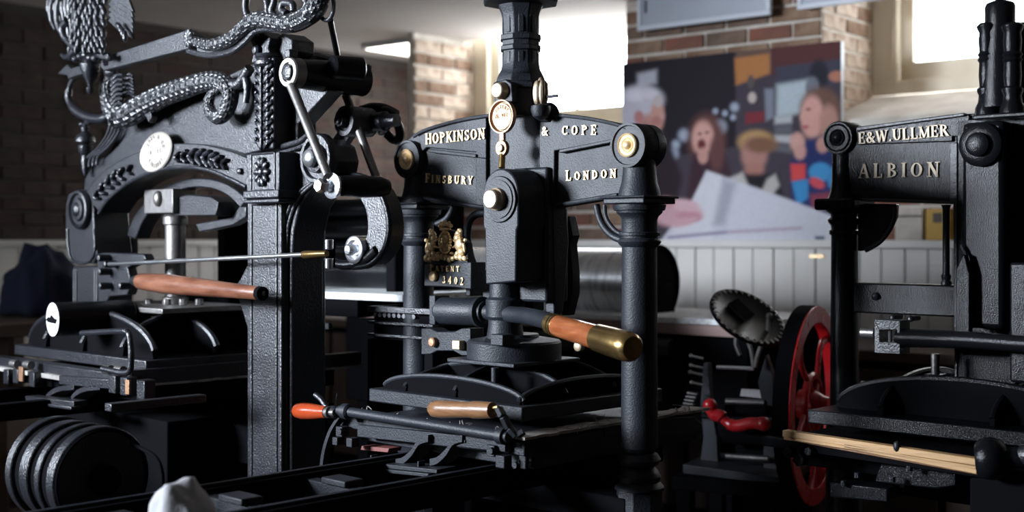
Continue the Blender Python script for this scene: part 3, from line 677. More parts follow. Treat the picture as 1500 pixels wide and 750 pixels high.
for sgn, bx in ((-1, 632), (1, 673)): # supporters
    el(bx, 358, 6.2, 10, .008, sgn*.15); el(bx-sgn*3, 349, 4.6, 6, .008); el(bx-sgn*1, 342, 4, 4.6, .008); el(bx-sgn*4, 343, 2.3, 2.2, .006)
    el(bx, 336.5, 2.6, 1.9, .005); el(bx+sgn*2, 339, 1.6, 3, .004)
    el(bx-sgn*6.5, 353, 4.5, 1.7, .005, sgn*.5); el(bx-sgn*6, 361, 4.8, 1.8, .005, -sgn*.3)
    el(bx+sgn*3, 369, 5, 5.4, .008); el(bx-sgn*3, 372, 3, 5, .006, sgn*.5); el(bx+sgn*7, 362, 1.5, 8, .004, -sgn*.25); el(bx+sgn*8, 352, 2, 3, .004)
    for j in range(4): el(bx+sgn*(1+j*.7), 345+j*3, 1.8, 1.7, .006, 0, -.096)
for j in range(11): el(625+j*5.6, 378+1.5*math.sin(j*1.3), 3.6, 4.4+1.2*math.cos(j*2.1), .007, .3*(-1)**j)
for j in range(8): el(629+j*6.6, 373+2*math.sin(j*2.2), 2.4, 2.4, .007)
am.build('coat_of_arms', gd, br, bev=0, label='gilt royal coat of arms in relief')
# curved brace from beam to plaque
br1 = smooth_path([L.y(a, b, -.01) for a, b in [(712, 312), (698, 314), (688, 324), (685, 345), (689, 372), (696, 394), (700, 410)]], 6)
MB().tube(br1, .010, 12, .8).build('curved_brace', S, cp, bev=0)
MB().box(L.y(689, 396, -.04), L.y(712, 432, .03)).build('brace_foot', S, cp)
br2 = smooth_path([L.y(a, b, 0) for a, b in [(874, 300), (878, 318), (886, 334), (898, 346), (912, 352)]], 6)
MB().tube(br2, .0085, 12).build('corner_scroll', S, cp, bev=0)
br3 = smooth_path([L.y(a, b, 0) for a, b in [(886, 300), (887, 314), (892, 326), (902, 338), (914, 344)]], 6)
MB().tube(br3, .005, 10).build('corner_scroll', S, cp, bev=0)
br4 = smooth_path([L.y(a, b, 0) for a, b in [(664, 302), (660, 312), (652, 322), (640, 328)]], 6)
MB().tube(br4, .008, 12).build('corner_scroll', S, cp, bev=0)
# toggle cylinder and bar
z4 = L.y(650, 455, -.06)
a_ = L.y(642, 455, -.06); b_ = L.y(702, 457, -.06)
MB().lathe(a_, b_-a_, [(0, .022), (.012, .028), (.016, .033), ((b_-a_).length-.01, .034), ((b_-a_).length, .031)], 32).build('toggle_barrel', S, cp, bev=0)
MB().lathe(b_, b_-a_, [(0, .036), (.012, .037), (.014, .027), (.022, .026)], 32).build('barrel_collar', S, cp, bev=0)
MB().box(a_+V((-.012, -.02, -.034)), a_+V((.010, .03, .038))).build('barrel_bracket', S, cp)
bar_pts = smooth_path([b_, L.y(724, 458, -.06), L.y(745, 460, -.07), L.y(772, 463, -.10), L.y(795, 468, -.15), L.y(812, 474, -.19)], 5)
MB().tube(bar_pts, [.019+.0*i for i in range(len(bar_pts))], 20).build('bar', S, cp, bev=0)
h0 = L.y(806, 474, -.18); h1 = L.y(927, 510, -.27); hd = (h1-h0); HL = hd.length
hb = MB().lathe(h0, hd, [(0, .017), (.002, .0225), (.018, .0235), (.019, .019), (.022, .019), (.023, .024), (.030, .0245), (.032, .0225)], 32).build('handle_ferrule', M['brass'], cp, bev=0, label='brass ferrule')
MB().lathe(h0, hd, [(.031, .0225), (.05, .0235), (HL*.55, .0245), (HL*.62, .0245)], 32).build('bar_handle', M['copperwood'], cp, bev=0, label='varnished red wooden grip')
MB().lathe(h0, hd, [(HL*.60, .0262), (HL*.605, .0275), (HL*.80, .0295), (HL*.93, .030), (HL*.975, .0285), (HL, .023), (HL+.001, .001)], 40).build('handle_cap', M['brass'], cp, bev=0, label='polished brass end cap')
# chill & piston below the link
zz2 = lambda p: zc(p, 3.0)
MB().lathe((.0, -.05, 0), (0, 0, 1), [(zz2(500), .045), (zz2(478), .040), (zz2(470), .040), (zz2(465), .046), (zz2(440), .046), (zz2(436), .038), (zz2(410), .036)], 24).build('chill', S, cp, bev=.001)
bb = MB().lathe((0, -.02, 0), (0, 0, 1), [(zz(527), .108), (zz(524), .112), (zz(500), .112), (zz(497), .108), (zz(492), .06), (zz(488), .058)], 48); bb.build('platen_boss', S, cp, bev=0)
MB().box((.03, -.13, zz(500)), (.07, -.09, zz(484))).build('boss_lug', S, cp)
# small plate with two gilt bolts
yp = -.075
MB().prism(L.ys([(617, 481), (630, 481), (640, 486), (665, 486), (676, 481), (689, 481), (689, 521), (676, 521), (664, 514), (640, 514), (630, 519), (617, 519)], yp), (0, .045, 0)).build('guide_plate', S, cp, bev=.002)
MB().lathe(L.y(637, 501, yp), FR, [(0, .0125), (.011, .012), (.0135, .009), (.014, .001)], 24).build('round_bolt', M['bronze'], cp, bev=0, label='bronze round bolt head')
c_ = L.y(671, 505, yp-.01); MB().box(c_+V((-.0125, -.008, -.0105)), c_+V((.0125, .012, .0105))).build('square_bolt', M['paleb'], cp, bev=.001, label='pale brass square bolt head')
c_ = L.y(851, 507, -.06); MB().lathe(c_, FR, [(0, .011), (.012, .011), (.014, .008)], 20).build('round_bolt', M['paleb'], cp, bev=0, label='pale brass round bolt head')
for (a, b_2, yy) in ((724, 437, -.02), (780, 445, .03)):
    c_ = L.y(a, b_2, yy); MB().box(c_+V((-.02, -.02, -.016)), c_+V((.02, .02, .016))).build('clamp_block', S, cp)
# platen with domed ribs
zP = H-.357; zB = H-.388
PXa, PXb, PYa, PYb = -.274, .231, -.236, .25
MB().box((PXa, PYa, zB), (PXb, PYb, zP)).build('platen', S, cp, bev=.003)
def rib(p0, p1, h, th, rim=True, half=False, parent=cp, zb=zP, m=S):
    p0 = V(p0); p1 = V(p1); d = p1-p0; n = V((-d.y, d.x, 0)).normalized(); o = []; N = 20
    for k in range(N+1):
        if half: a = PI-(PI/2)*k/N; t = 1+math.cos(a)
        else: a = PI-PI*k/N; t = (1+math.cos(a))/2
        o.append(p0+d*t+V((0, 0, zb+h*math.sin(a)**.9 if a < PI-1e-6 and math.sin(a) > 0 else zb)))
    pts = o+([V((p1.x, p1.y, zb))] if half else [])
    MB().prism([p-n*th/2 for p in pts], n*th).build('rib', M['black'], parent, bev=.001)
    if rim: MB().tube([p for p in o if p.z > zb+.002], th*.65, 8).build('rib_rim', m, parent, bev=0)
ht = zz(528)-zP
for yy, hh in ((-.205, .62), (-.07, .95), (.10, 1)): rib((PXa+.02, yy, 0), (PXb-.02, yy, 0), ht*hh, .010)
for xx, hh in ((-.17, .75), (-.0, 1.0), (.20, .6)): rib((xx, PYa+.02, 0), (xx, PYb-.02, 0), ht*hh, .010)
MB().box((-.11, -.135, zz(529)), (.11, .09, zz(523))).build('boss_plate', S, cp)
for yy in (-.150,):
    pa = V((.065, yy, zP)); MB().cyl(pa, pa+V((0, 0, ht*.97)), .009, 12).build('platen_bolt', S, cp, bev=0)
# bed, tympan edge, blanket
BXa, BXb, BYa, BYb, zT = -.355, .275, -.275, .33, H-.412
MB().box((BXa+.06, BYa+.03, zT-.07), (BXb+.0, BYb, zT-.012)).build('bed', S, cp, bev=.003)
MB().box((BXa, BYa, zT-.04), (BXb, BYa+.03, zT-.010)).box((BXb-.03, BYa+.03, zT-.012), (BXb, BYb+.02, zT-.004)).build('tympan_frame', S, cp, bev=.003)
def frayed(parent, xs, ys, z, name='blanket_edge'):
    pass
mb = MB()
random.seed(3)
def raggedstrip(a, b, wd, z, parent, th=.006):
    a = V(a); b = V(b); d = (b-a); n = V((-d.y, d.x, 0)).normalized(); N = 40; A = []; B = []
    for k in range(N+1):
        p = a+d*k/N; A.append(p+n*(random.uniform(-.003, .003))+V((0, 0, z+random.uniform(0, .002)))); B.append(p+n*(wd+random.uniform(-.006, .006))+V((0, 0, z+random.uniform(-.001, .002))))
    MB().strip(A, B, (0, 0, th)).build('blanket_edge', M['cloth'], parent, bev=0, label='frayed pale felt edge')
raggedstrip((BXb+.004, BYa-.005, 0), (BXb+.004, BYb+.05, 0), .055, zT-.006, cp)
raggedstrip((BXb-.02, BYa-.001, 0), (BXa+.03, BYa-.001, 0), -.02, zT-.006, cp, .004)
thr = MB()
for k in range(26):                   # loose threads
    t = random.random(); side = random.random() < .6
    p = V((BXb+random.uniform(-.01, .015), BYa+t*(BYb-BYa), zT+.002)) if side else V((BXa+.04+t*(BXb-BXa-.06), BYa+random.uniform(-.012, .01), zT+.004))
    q1 = p+V((random.uniform(-.02, .02), random.uniform(-.02, .02), random.uniform(-.005, .02))); q2 = q1+V((random.uniform(-.02, .02), random.uniform(-.02, .02), random.uniform(-.02, .008)))
    thr.tube(smooth_path([p, q1, q2], 4), .0009, 5)
thr.build('loose_threads', M['cloth'], cp, bev=0, kind='stuff')
# rod with the two handles
yr = BYa-.028
r0 = L.y(497, 604, yr); r1 = L.y(745, 636, yr)
r0 = V((r0.x, yr, zT+.006)); r1 = V((r1.x, yr, zT+.002))
MB().cyl(r0, r1, .0115, 20).build('rod', S, cp, bev=0)
rd = (r1-r0).normalized()
MB().lathe(r0+rd*.015, rd, [(0, .015), (.003, .0185), (.022, .0185), (.026, .014)], 24).lathe(r1-rd*.03, rd, [(0, .014), (.003, .0175), (.02, .0175), (.022, .013)], 24).each('rod_collar', S, cp, bev=0)
o0 = L.y(479, 604, yr-.01); o1 = L.y(431, 601.5, yr-.01); od = o1-o0; ol = od.length
MB().lathe(o0, od, [(0, .010), (.001, .0145), (ol*.15, .0155), (ol*.2, .0165), (ol*.45, .0195), (ol*.7, .0205), (ol*.88, .018), (ol*.97, .0115), (ol, .004), (ol+.001, .0005)], 32).build('orange_handle', M['orange'], cp, bev=0, label='glossy orange varnished handle')
MB().lathe(o0, -od, [(-.003, .013), (.012, .014), (.014, .008), (.03, .008)], 20).build('handle_collar', M['steel'], cp, bev=0)
MB().tube(smooth_path([L.y(462, 578, yr), L.y(470, 585, yr), L.y(480, 598, yr), L.y(488, 604, yr), L.y(497, 606, yr)], 5), .0065, 12).cyl(L.y(494, 577, yr+.05), L.y(490, 600, yr+.02), .002, 8).build('latch_lever', M['gloss'], cp, bev=0)
MB().ell(L.y(488, 604, yr), (.022, .016, .016)).build('crank_hub', S, cp, bev=0)
bp = smooth_path([L.y(494, 612, yr), L.y(482, 632, yr), L.y(473, 660, yr), L.y(469, 690, yr), L.y(468, 720, yr)], 6)
MB().strip([p+V((-.004, 0, 0)) for p in bp], [p+V((.007, 0, 0)) for p in bp], (0, .02, 0)).build('bow_spring', S, cp, bev=0)
w0 = L.y(722, 601, yr-.03); w1 = L.y(630, 599, yr-.03); wd_ = w1-w0; wl_ = wd_.length
MB().lathe(w0, wd_, [(0, .010), (.001, .0165), (wl_*.2, .0185), (wl_*.3, .0185), (wl_*.31, .0165), (wl_*.5, .0175), (wl_*.8, .0195), (wl_*.94, .017), (wl_, .009), (wl_+.001, .0005)], 32).build('brown_handle', M['brown'], cp, bev=0, label='brown turned wooden handle')
cr = [L.y(720, 598, yr-.03), L.y(730, 597, yr-.03), L.y(737, 610, yr-.03), L.y(746, 627, yr-.02), L.y(757, 638, yr-.01), L.y(768, 632, yr)]
MB().cyl(cr[0], cr[1], .005, 10).build('tang', M['brass'], cp, bev=0)
cb = MB()
for a, b in zip(cr[1:-1], cr[2:]): cb.bar(a, b, .012, .016, up=(0, 1, 0))
cb.build('crank_arm', S, cp, bev=.002)
# front bar with hinge blocks
f0 = L.y(521, 632, BYa-.01)
yh = BYa-.012
MB().prism(L.ys([(523, 622), (745, 645), (745, 664), (660, 655), (523, 640)], yh), (0, .02, 0)).build('front_bar', S, cp, bev=.002)
MB().prism(L.ys([(658, 636), (740, 645), (740, 662), (658, 653)], yh-.006), (0, .008, 0)).build('joint_plate', S, cp, bev=.001)
for a, b in ((666, 644), (681, 646)): MB().lathe(L.y(a, b, yh-.006), FR, [(0, .004), (.003, .0035)], 12).build('rivet', S, cp, bev=0)
for (a, b, s_) in ((500, 632, 1), (494, 646, .8), (515, 648, .9), (722, 660, 1), (736, 676, 1.1)):
    c_ = L.y(a, b, yh-.008); h_ = .012*s_; MB().box(c_+V((-h_, -.008, -h_)), c_+V((h_, .016, h_))).build('hinge_block', S, cp, bev=.002)
for (a, b) in ((501, 632), (722, 660), (757, 681)):
    MB().nut(L.y(a, b, yh-.014), FR, .008, .008).build('hinge_nut', S, cp, bev=0)
MB().box(L.y(773, 642, BYa), L.y(818, 688, BYa)+V((0, .02, 0))).build('corner_block', S, cp) if False else None
MB().prism([L.x(770, 646, BXb), L.x(823, 636, BXb), L.x(823, 664, BXb), L.x(776, 672, BXb), L.x(774, 688, BXb), L.x(770, 688, BXb)], (-.02, 0, 0)).build('side_bracket', S, cp)
MB().prism([L.x(885, 626, BXb+.002), L.x(975, 612, BXb+.002), L.x(1018, 610, BXb+.002), L.x(1028, 620, BXb+.002), L.x(1028, 634, BXb+.002), L.x(990, 641, BXb+.002), L.x(885, 640, BXb+.002)], (-.03, 0, 0)).build('side_bracket', S, cp)
# S-shaped ribs and slotted plate below the bed
for px_ in (595, 645):
    sp = smooth_path([L.y(px_+32, 645, -.30), L.y(px_+18, 650, -.30), L.y(px_+8, 665, -.30), L.y(px_-5, 677, -.30), L.y(px_-16, 680, -.30)], 6)
    MB().strip([p+V((0, 0, .012)) for p in sp], [p+V((0, 0, -.004)) for p in sp], (0, .05, 0)).build('spring_rib', S, cp, bev=.001)
MB().prism(L.ys([(530, 676), (640, 688), (640, 694), (530, 683)], -.33), (0, .06, 0)).prism(L.ys([(534, 684), (628, 694), (626, 699), (534, 690)], -.335), (0, .06, 0)).each('slotted_plate', S, cp, bev=.0015)
for a, b in ((548, 674), (617, 683)): MB().box(L.y(a-4, b-7, -.32), L.y(a+4, b+4, -.30)).build('plate_stud', S, cp, bev=.001)
MB().prism(L.ys([(530, 653), (570, 657), (568, 663), (528, 659)], -.26), (0, .04, 0)).build('rusty_strip', mat('rusty_red_iron', (.16, .045, .04), .6, 0, .4, 60), cp, bev=.001, label='rust-red strip under the bed')
# rails
zr = H-.50
for x0 in (-.13, .13):
    MB().box((x0-.022, -1.35, zr-.055), (x0+.022, .36, zr)).build('rail', M['black'], cp, bev=.004)
    MB().box((x0-.012, -1.35, zr), (x0+.002, .36, zr+.006)).build('rail_ridge', S, cp, bev=.001)
for yy in (-.55, -.80, -1.05): MB().box((-.13, yy, zr-.05), (.13, yy+.03, zr-.01)).box((-.04, yy-.01, zr-.01), (.04, yy+.04, zr+.004)).build('rail_tie', S, cp, bev=.003)
MB().box((-CX, -.05, zr-.12), (CX, .05, zr-.06)).build('cross_beam', M['black'], cp)
MB().cyl((0, -1.2, 0), (0, -1.2, zr-.05), .03, 12).build('rail_leg', M['black'], cp, bev=0)
# ================================================================ left press: cast ornament, gloss enamel
L2 = Frame(-1.026, 3.82, 44)
G1 = M['gloss']
lp = thing('ornamented_press', 'glossy black cast-iron hand press with serpents and leaf ornament, on the left', 'printing press', (-1.026, 3.82, 0), CR)
Y0 = -.09                             # face of the frame
def E(pts, y=Y0): return L2.ys(pts, y)
# head plate
head = [(122, 282), (124, 262), (136, 240), (160, 222), (178, 188), (190, 172), (215, 158), (262, 140), (300, 128), (330, 116), (366, 108), (366, 100), (408, 82), (432, 88), (436, 120), (436, 212), (408, 215), (362, 226), (330, 232), (290, 228), (262, 230), (225, 242), (190, 262), (160, 284), (140, 300), (128, 300)]
MB().prism(E(head, Y0+.03), (0, .06, 0)).build('head_plate', G1, lp, bev=.004)
MB().prism(E([(300, 128), (330, 112), (372, 92), (410, 80), (410, 100), (372, 108), (340, 120)], Y0+.05), (0, .04, 0)).build('head_crest', G1, lp, bev=.003)
band_o = smooth_path(E([(124, 285), (140, 262), (170, 238), (204, 222), (232, 212), (262, 210), (300, 212), (340, 222), (364, 232)], Y0), 5)
band_i = smooth_path(E([(146, 312), (160, 292), (186, 270), (214, 256), (244, 247), (274, 245), (306, 249), (338, 262), (362, 274)], Y0), 5)
MB().strip(band_o, band_i, (0, .10, 0)).build('arch_band', G1, lp, bev=.003)
MB().tube([p+V((0, -.002, 0)) for p in band_i], .0055, 10).build('arch_moulding', G1, lp, bev=0)
inn_o = smooth_path(E([(186, 345), (196, 318), (216, 292), (242, 272), (275, 262), (306, 262), (336, 272), (362, 292)], Y0+.09), 5)
inn_i = smooth_path(E([(198, 350), (208, 326), (226, 302), (250, 284), (277, 275), (304, 275), (330, 284), (352, 304)], Y0+.09), 5)
MB().strip(inn_o, inn_i, (0, .05, 0)).build('inner_arch', G1, lp, bev=.003)
# fluted scroll moulding on the left shoulder
for k in range(4):
    o = k*5.5
    MB().tube(smooth_path(E([(125+o, 246-o*.25), (128+o, 232-o*.2), (142+o, 219-o*.2), (156+o, 200-o*.2), (163+o*.9, 178), (166+o, 168)], Y0+.012), 5), .0052, 10).build('scroll_flute', G1, lp, bev=0)
MB().prism(E([(408, 96), (440, 112), (482, 132), (446, 172), (412, 208)], Y0+.03), (0, .05, 0)).build('head_plate_end', G1, lp, bev=.004)
# leaves on the band
def leafspray(pts, y, sc, m, parent, name='leaf_ornament'):
    mb = MB(); P = smooth_path(pts, 2); n = len(P)
    for i in range(n-1):
        d = (P[i+1]-P[i]).normalized(); ang = math.atan2(d.z, d.x); env = .55+.45*math.sin(PI*(i+.5)/(n-1))
        for sg in (-1, 1):
            for t in (.5, 1.05):
                a = ang+sg*(.9-t*.25); c = P[i]+V((math.cos(a), 0, math.sin(a)))*sc*t*env
                mb.ell(c+V((0, -.003, 0)), (sc*.60*env, .012, sc*.30*env), Matrix.Rotation(-a, 3, 'Y'), 8, 6)
        if i % 2 == 0: mb.ell(P[i]+V((0, -.006, 0)), (sc*.3, .008, sc*.3), None, 8, 6)
    return mb.build(name, m, parent, bev=0)
leafspray(E([(142, 290), (158, 272), (176, 258), (200, 246)], Y0-.003), 0, .024, G1, lp)
leafspray(E([(260, 231), (280, 229), (300, 231), (318, 235), (336, 242)], Y0-.003), 0, .025, G1, lp)
for (x, y) in ((280, 230), (312, 233)): MB().lathe(L2.y(x, y, Y0), FR, [(0, .015), (.006, .012), (.010, .007), (.012, .001)], 12).build('leaf_boss', G1, lp, bev=0)
# maker's plaque
pc = L2.y(230, 223, Y0-.002)
mp = MB().lathe(pc, FR, [(0, .056), (.004, .0565), (.007, .054), (.005, .050), (.005, .001)], 48)
mp.v = [(pc.x+(x-pc.x)*1.5, y, pc.z+(z-pc.z)*.98+(x-pc.x)*.22) for x, y, z in mp.v]
mpo = mp.build('maker_plaque', M['plaq'], lp, bev=0, label='pale worn oval metal plaque')
ie = mat('plaque_letter_grime', (.16, .14, .12), .6, .3)
arcrow('LORG & CO', .040, 150, 20, .011, mpo, pc+FR*.0052, ie)
lettering('engraving', 'N. 35', ie, mpo, pc+V((-.030, -.0052, -.006)), pc+V((.030, -.0052, -.002)), .011, .001, FR)
arcrow('FINSBURY', .044, 215, 325, .011, mpo, pc+FR*.0052, ie)
# left pillar
bo = L2.y(112, 307, Y0-.02)
MB().prism(E([(96, 300), (100, 284), (112, 277), (128, 284), (136, 300), (138, 340), (142, 372), (137, 386), (104, 386), (99, 372), (96, 340)], Y0), (0, .12, 0)).build('left_shoulder', G1, lp, bev=.004)
MB().lathe(bo+V((0, .02, 0)), FR, [(0, .060), (.012, .060), (.018, .056), (.020, .050), (.012, .046), (.012, .036), (.020, .033), (.021, .022), (.026, .018), (.030, .010), (.031, .001)], 48).build('ringed_boss', G1, lp, bev=0)
MB().tube(smooth_path(E([(99, 335), (100, 360), (105, 380), (120, 386), (134, 380), (139, 362), (137, 335)], Y0-.002), 5), .005, 10).build('shoulder_moulding', G1, lp, bev=0)
pA = L2.y(107, 390, Y0); pB = L2.y(146, 390, Y0); zb_ = .55
MB().box((pA.x, Y0, zb_), (pB.x, Y0+.11, pA.z)).build('left_pillar', G1, lp, bev=.004)
wdt = pB.x-pA.x
for f in (.06, .14, .84, .92): MB().cyl((pA.x+wdt*f, Y0, zb_), (pA.x+wdt*f, Y0, pA.z-.01), .0048, 10).build('pillar_reed', G1, lp, bev=0)
MB().box((pA.x-.05, Y0-.06, 0), (pB.x+.05, Y0+.17, .08)).box((pA.x-.005, Y0-.01, .08), (pB.x+.005, Y0+.12, zb_)).build('left_pillar_foot', G1, lp, bev=.006)
# right pillar
qA = L2.y(362, 300, Y0-.01); qB = L2.y(412, 300, Y0-.01); zt_ = L2.y(385, 292, Y0-.01).z
MB().box((qA.x, Y0-.01, .0), (qB.x, Y0+.13, zt_)).build('right_pillar', G1, lp, bev=.004)
ins = MB(); a_ = L2.y(370, 300, Y0-.012); b_ = L2.y(404, 300, Y0-.012)
for x in (a_.x-.006, b_.x+.002): MB().cyl((x, Y0-.010, .25), (x, Y0-.010, zt_-.012), .0045, 10).build('pillar_reed', G1, lp, bev=0)
MB().cyl((a_.x-.006, Y0-.010, zt_-.012), (b_.x+.002, Y0-.010, zt_-.012), .0045, 10).build('pillar_reed', G1, lp, bev=0)
MB().box((qA.x-.01, Y0-.035, 0), (qB.x+.03, Y0+.16, .20)).build('right_pillar_foot', G1, lp, bev=.006)
# side reeds next to the arch opening and arched cheek on the right
ch_o = smooth_path(E([(410, 300), (413, 250), (425, 215), (460, 200), (500, 205), (512, 232), (500, 262), (470, 276), (448, 292), (436, 322), (432, 372), (431, 450), (432, 700)], Y0+.0), 5)
MB().prism(E([(408, 232), (416, 224), (440, 210), (460, 202), (474, 212), (480, 234), (476, 254), (464, 270), (452, 282), (438, 304), (430, 340), (427, 390), (427, 745), (408, 745)], Y0+.012), (0, .10, 0)).build('arched_cheek', G1, lp, bev=.004)
for dx in (0, 6):
    MB().tube(smooth_path(E([(414+dx, 700), (414+dx, 420), (415+dx, 350), (420+dx, 318), (432+dx, 290), (450+dx, 272), (470+dx, 260)], Y0+.008), 5), .0050, 10).build('cheek_reed', G1, lp, bev=0)
MB().tube(smooth_path(E([(408, 216), (422, 212), (440, 206), (452, 196)], Y0+.0), 5), .007, 10).tube(smooth_path(E([(408, 224), (424, 220), (442, 214), (456, 204)], Y0+.0), 5), .005, 10).each('capital_moulding', G1, lp, bev=0)
# rosette block
rA = L2.y(361, 289, Y0-.045); rB = L2.y(409, 222, Y0-.045)
MB().box((rA.x, Y0-.045, rA.z+.012), (rB.x, Y0+.07, rB.z)).build('rosette_block', G1, lp, bev=.003)
MB().box((rA.x-.006, Y0-.052, rA.z-.004), (rB.x+.006, Y0+.07, rA.z+.016)).box((rA.x-.004, Y0-.05, rA.z-.016), (rB.x+.004, Y0+.07, rA.z-.006)).each('block_base', G1, lp, bev=.003)
rc = L2.y(385, 252, Y0-.046); hw_ = (rB.x-rA.x)*.36; hh_ = .046
fr_ = MB()
for x0, z0, x1, z1 in ((-hw_, -hh_, hw_, -hh_), (hw_, -hh_, hw_, hh_), (hw_, hh_, -hw_, hh_), (-hw_, hh_, -hw_, -hh_)): fr_.cyl(rc+V((x0, 0, z0)), rc+V((x1, 0, z1)), .003, 8)
fr_.each('panel_bead', G1, lp, bev=0)
ro = MB().lathe(rc, FR, [(0, .012), (.008, .010), (.012, .006), (.013, .001)], 16).build('rosette', G1, lp, bev=0)
for k in range(10):
    a = k*PI/5; MB().ell(rc+V((math.cos(a)*.020, -.003, math.sin(a)*.026)), (.013, .009, .0085), Matrix.Rotation(-math.atan2(math.sin(a)*1.3, math.cos(a)), 3, 'Y'), 10, 6).build('petal', G1, ro, bev=0)
MB().lathe(L2.y(353, 251, Y0-.002), FR, [(0, .009), (.008, .008), (.011, .004), (.0115, .001)], 16).build('dome_bolt', G1, lp, bev=0)
# acanthus half column and capital
ac = MB(); x0 = L2.y(372, 218, Y0-.03); x1 = L2.y(400, 218, Y0-.03); cx_ = (x0.x+x1.x)/2; zlo = L2.y(385, 219, Y0-.03).z; zhi = L2.y(385, 96, Y0-.03).z
MB().box((cx_-.032, Y0-.025, zlo), (cx_+.036, Y0+.06, zhi+.02)).build('half_column', G1, lp, bev=.005)
nl = 9
for i in range(nl):
    z = zlo+(zhi-zlo)*(i+.3)/nl
    for sg in (-1, 1):
        ac.ell(V((cx_+sg*.014, Y0-.030, z+.006)), (.008, .008, .020), Matrix.Rotation(sg*.75, 3, 'Y'), 8, 6)
        ac.ell(V((cx_+sg*.026, Y0-.028, z+.012)), (.006, .008, .013), Matrix.Rotation(sg*1.2, 3, 'Y'), 8, 6)
        ac.ell(V((cx_+sg*.025, Y0-.034, z+.020)), (.005, .006, .006), None, 8, 6)
    ac.ell(V((cx_, Y0-.036, z+.01)), (.0045, .006, .022), None, 8, 6)
ac.build('acanthus_leaves', G1, lp, bev=0)
MB().lathe(V((cx_, Y0-.015, 0)), (0, 0, 1), [(zhi-.004, .030), (zhi+.002, .036), (zhi+.010, .036), (zhi+.014, .028), (zhi+.022, .034), (zhi+.03, .03)], 20).build('column_capital', G1, lp, bev=0)
hk = L2.y(383, 70, Y0-.03)
MB().prism(E([(368, 92), (372, 74), (366, 60), (370, 50), (386, 46), (396, 56), (392, 70), (396, 80), (394, 95)], Y0-.03), (0, .05, 0)).build('hinge_bracket', G1, lp, bev=.003)
for a, b in ((376, 55), (378, 74)): MB().lathe(L2.y(a, b, Y0-.032), FR, [(0, .014), (.008, .013), (.013, .008), (.014, .001)], 18).build('dome_bolt', G1, lp, bev=0)
bk = L2.y(398, 50, Y0)
MB().prism(E([(396, 60), (398, 95), (410, 95), (428, 76), (428, 58), (414, 48)], Y0+.0), (0, .07, 0)).build('rear_bracket', G1, lp, bev=.004)
# serpents
def serpent(pts, radii, y, name='serpent', m=None, n=6):
    P = smooth_path([L2.y(a, b, y) for a, b in pts], n); R = []
    for i in range(len(P)):
        t = i/(len(P)-1)*(len(radii)-1); k = min(int(t), len(radii)-2); R.append(radii[k]+(radii[k+1]-radii[k])*(t-k))
    mb = MB().tube(P, R, 14)
    o = mb.build(name, m or M['scales'], lp, bev=0)
    sc = MB()                          # raised scales along the body
    e = V((0, -1, 0))
    L_ = 0
    for i in range(len(P)-1):
        d = (P[i+1]-P[i]); seg = d.length; d.normalize(); nrm = V((-d.z, 0, d.x))
        c0 = P[i]
        st = R[i]*.62; L_ += seg
        k = 0
        while k*st < seg:
            c = c0+d*k*st; j0 = (int((L_+k*st)/st)) % 2
            for a in ((-60, -20, 20, 60) if j0 else (-80, -40, 0, 40, 80)):
                t = math.radians(a); nn = e*math.cos(t)+nrm*math.sin(t)
                sc.add(*scale_shape(c+nn*R[i]*.97, d, nn, R[i]*.42))
            k += 1
    sc.build('scale_cover', m or M['scales'], o, bev=0, kind='stuff')
    return o
def scale_shape(c, d, n, s):
    t = d.cross(n)
    return [c+d*s*.9, c+t*s*.55, c-d*s*.7, c-t*s*.55, c+n*s*.30+d*s*.2], [(0, 1, 4), (1, 2, 4), (2, 3, 4), (3, 0, 4)]
serpent([(172, 172), (190, 168), (206, 158), (224, 148), (245, 138), (268, 130), (292, 122), (314, 118), (330, 122), (338, 136), (334, 158), (322, 172), (310, 166), (306, 150), (312, 136), (322, 128)], [.034, .034, .032, .030, .027, .024, .022, .020, .017, .013, .006], Y0-.02)
MB().tube(smooth_path(E([(332, 122), (348, 124), (356, 116), (362, 106), (366, 100)], Y0-.02), 5), [.014]*21, 12).build('tail_branch', M['scales'], lp, bev=0)
MB().tube(smooth_path(E([(358, 108), (362, 122), (362, 138), (360, 150)], Y0-.02), 5), [.012]*8+[.010]*8, 12).build('tail_branch', G1, lp, bev=0)
MB().prism(E([(206, 162), (218, 158), (222, 170), (218, 180), (214, 172)], Y0-.03), (0, .02, 0)).build('serpent_foot', G1, lp, bev=.002)
# rearing dragon body above the shoulder with curled plumes
serpent([(176, 172), (166, 160), (160, 146), (157, 130), (160, 114), (170, 104)], [.034, .030, .024, .022, .020, .014], Y0-.025, name='dragon_neck')
def plume(pts, y, r, name='plume'):
    return MB().tube(smooth_path([L2.y(a, b, y) for a, b in pts], 5), [r*(1-.6*i/(5*(len(pts)-1))) for i in range(5*(len(pts)-1)+1)], 10, 1).build(name, G1, lp, bev=0)
for k in range(7):
    plume([(176, 150-k*5), (182+k, 141-k*5), (190, 138-k*5), (198-k*.5, 142-k*5)], Y0-.02-.004*(k % 2), .009)
    plume([(165, 160-k*7), (172, 152-k*7), (180, 152-k*7)], Y0-.045, .008)
MB().ell(L2.y(162, 106, Y0-.03), (.03, .02, .016)).ell(L2.y(154, 112, Y0-.03), (.018, .014, .009)).build('dragon_head', M['scales'], lp, bev=0)
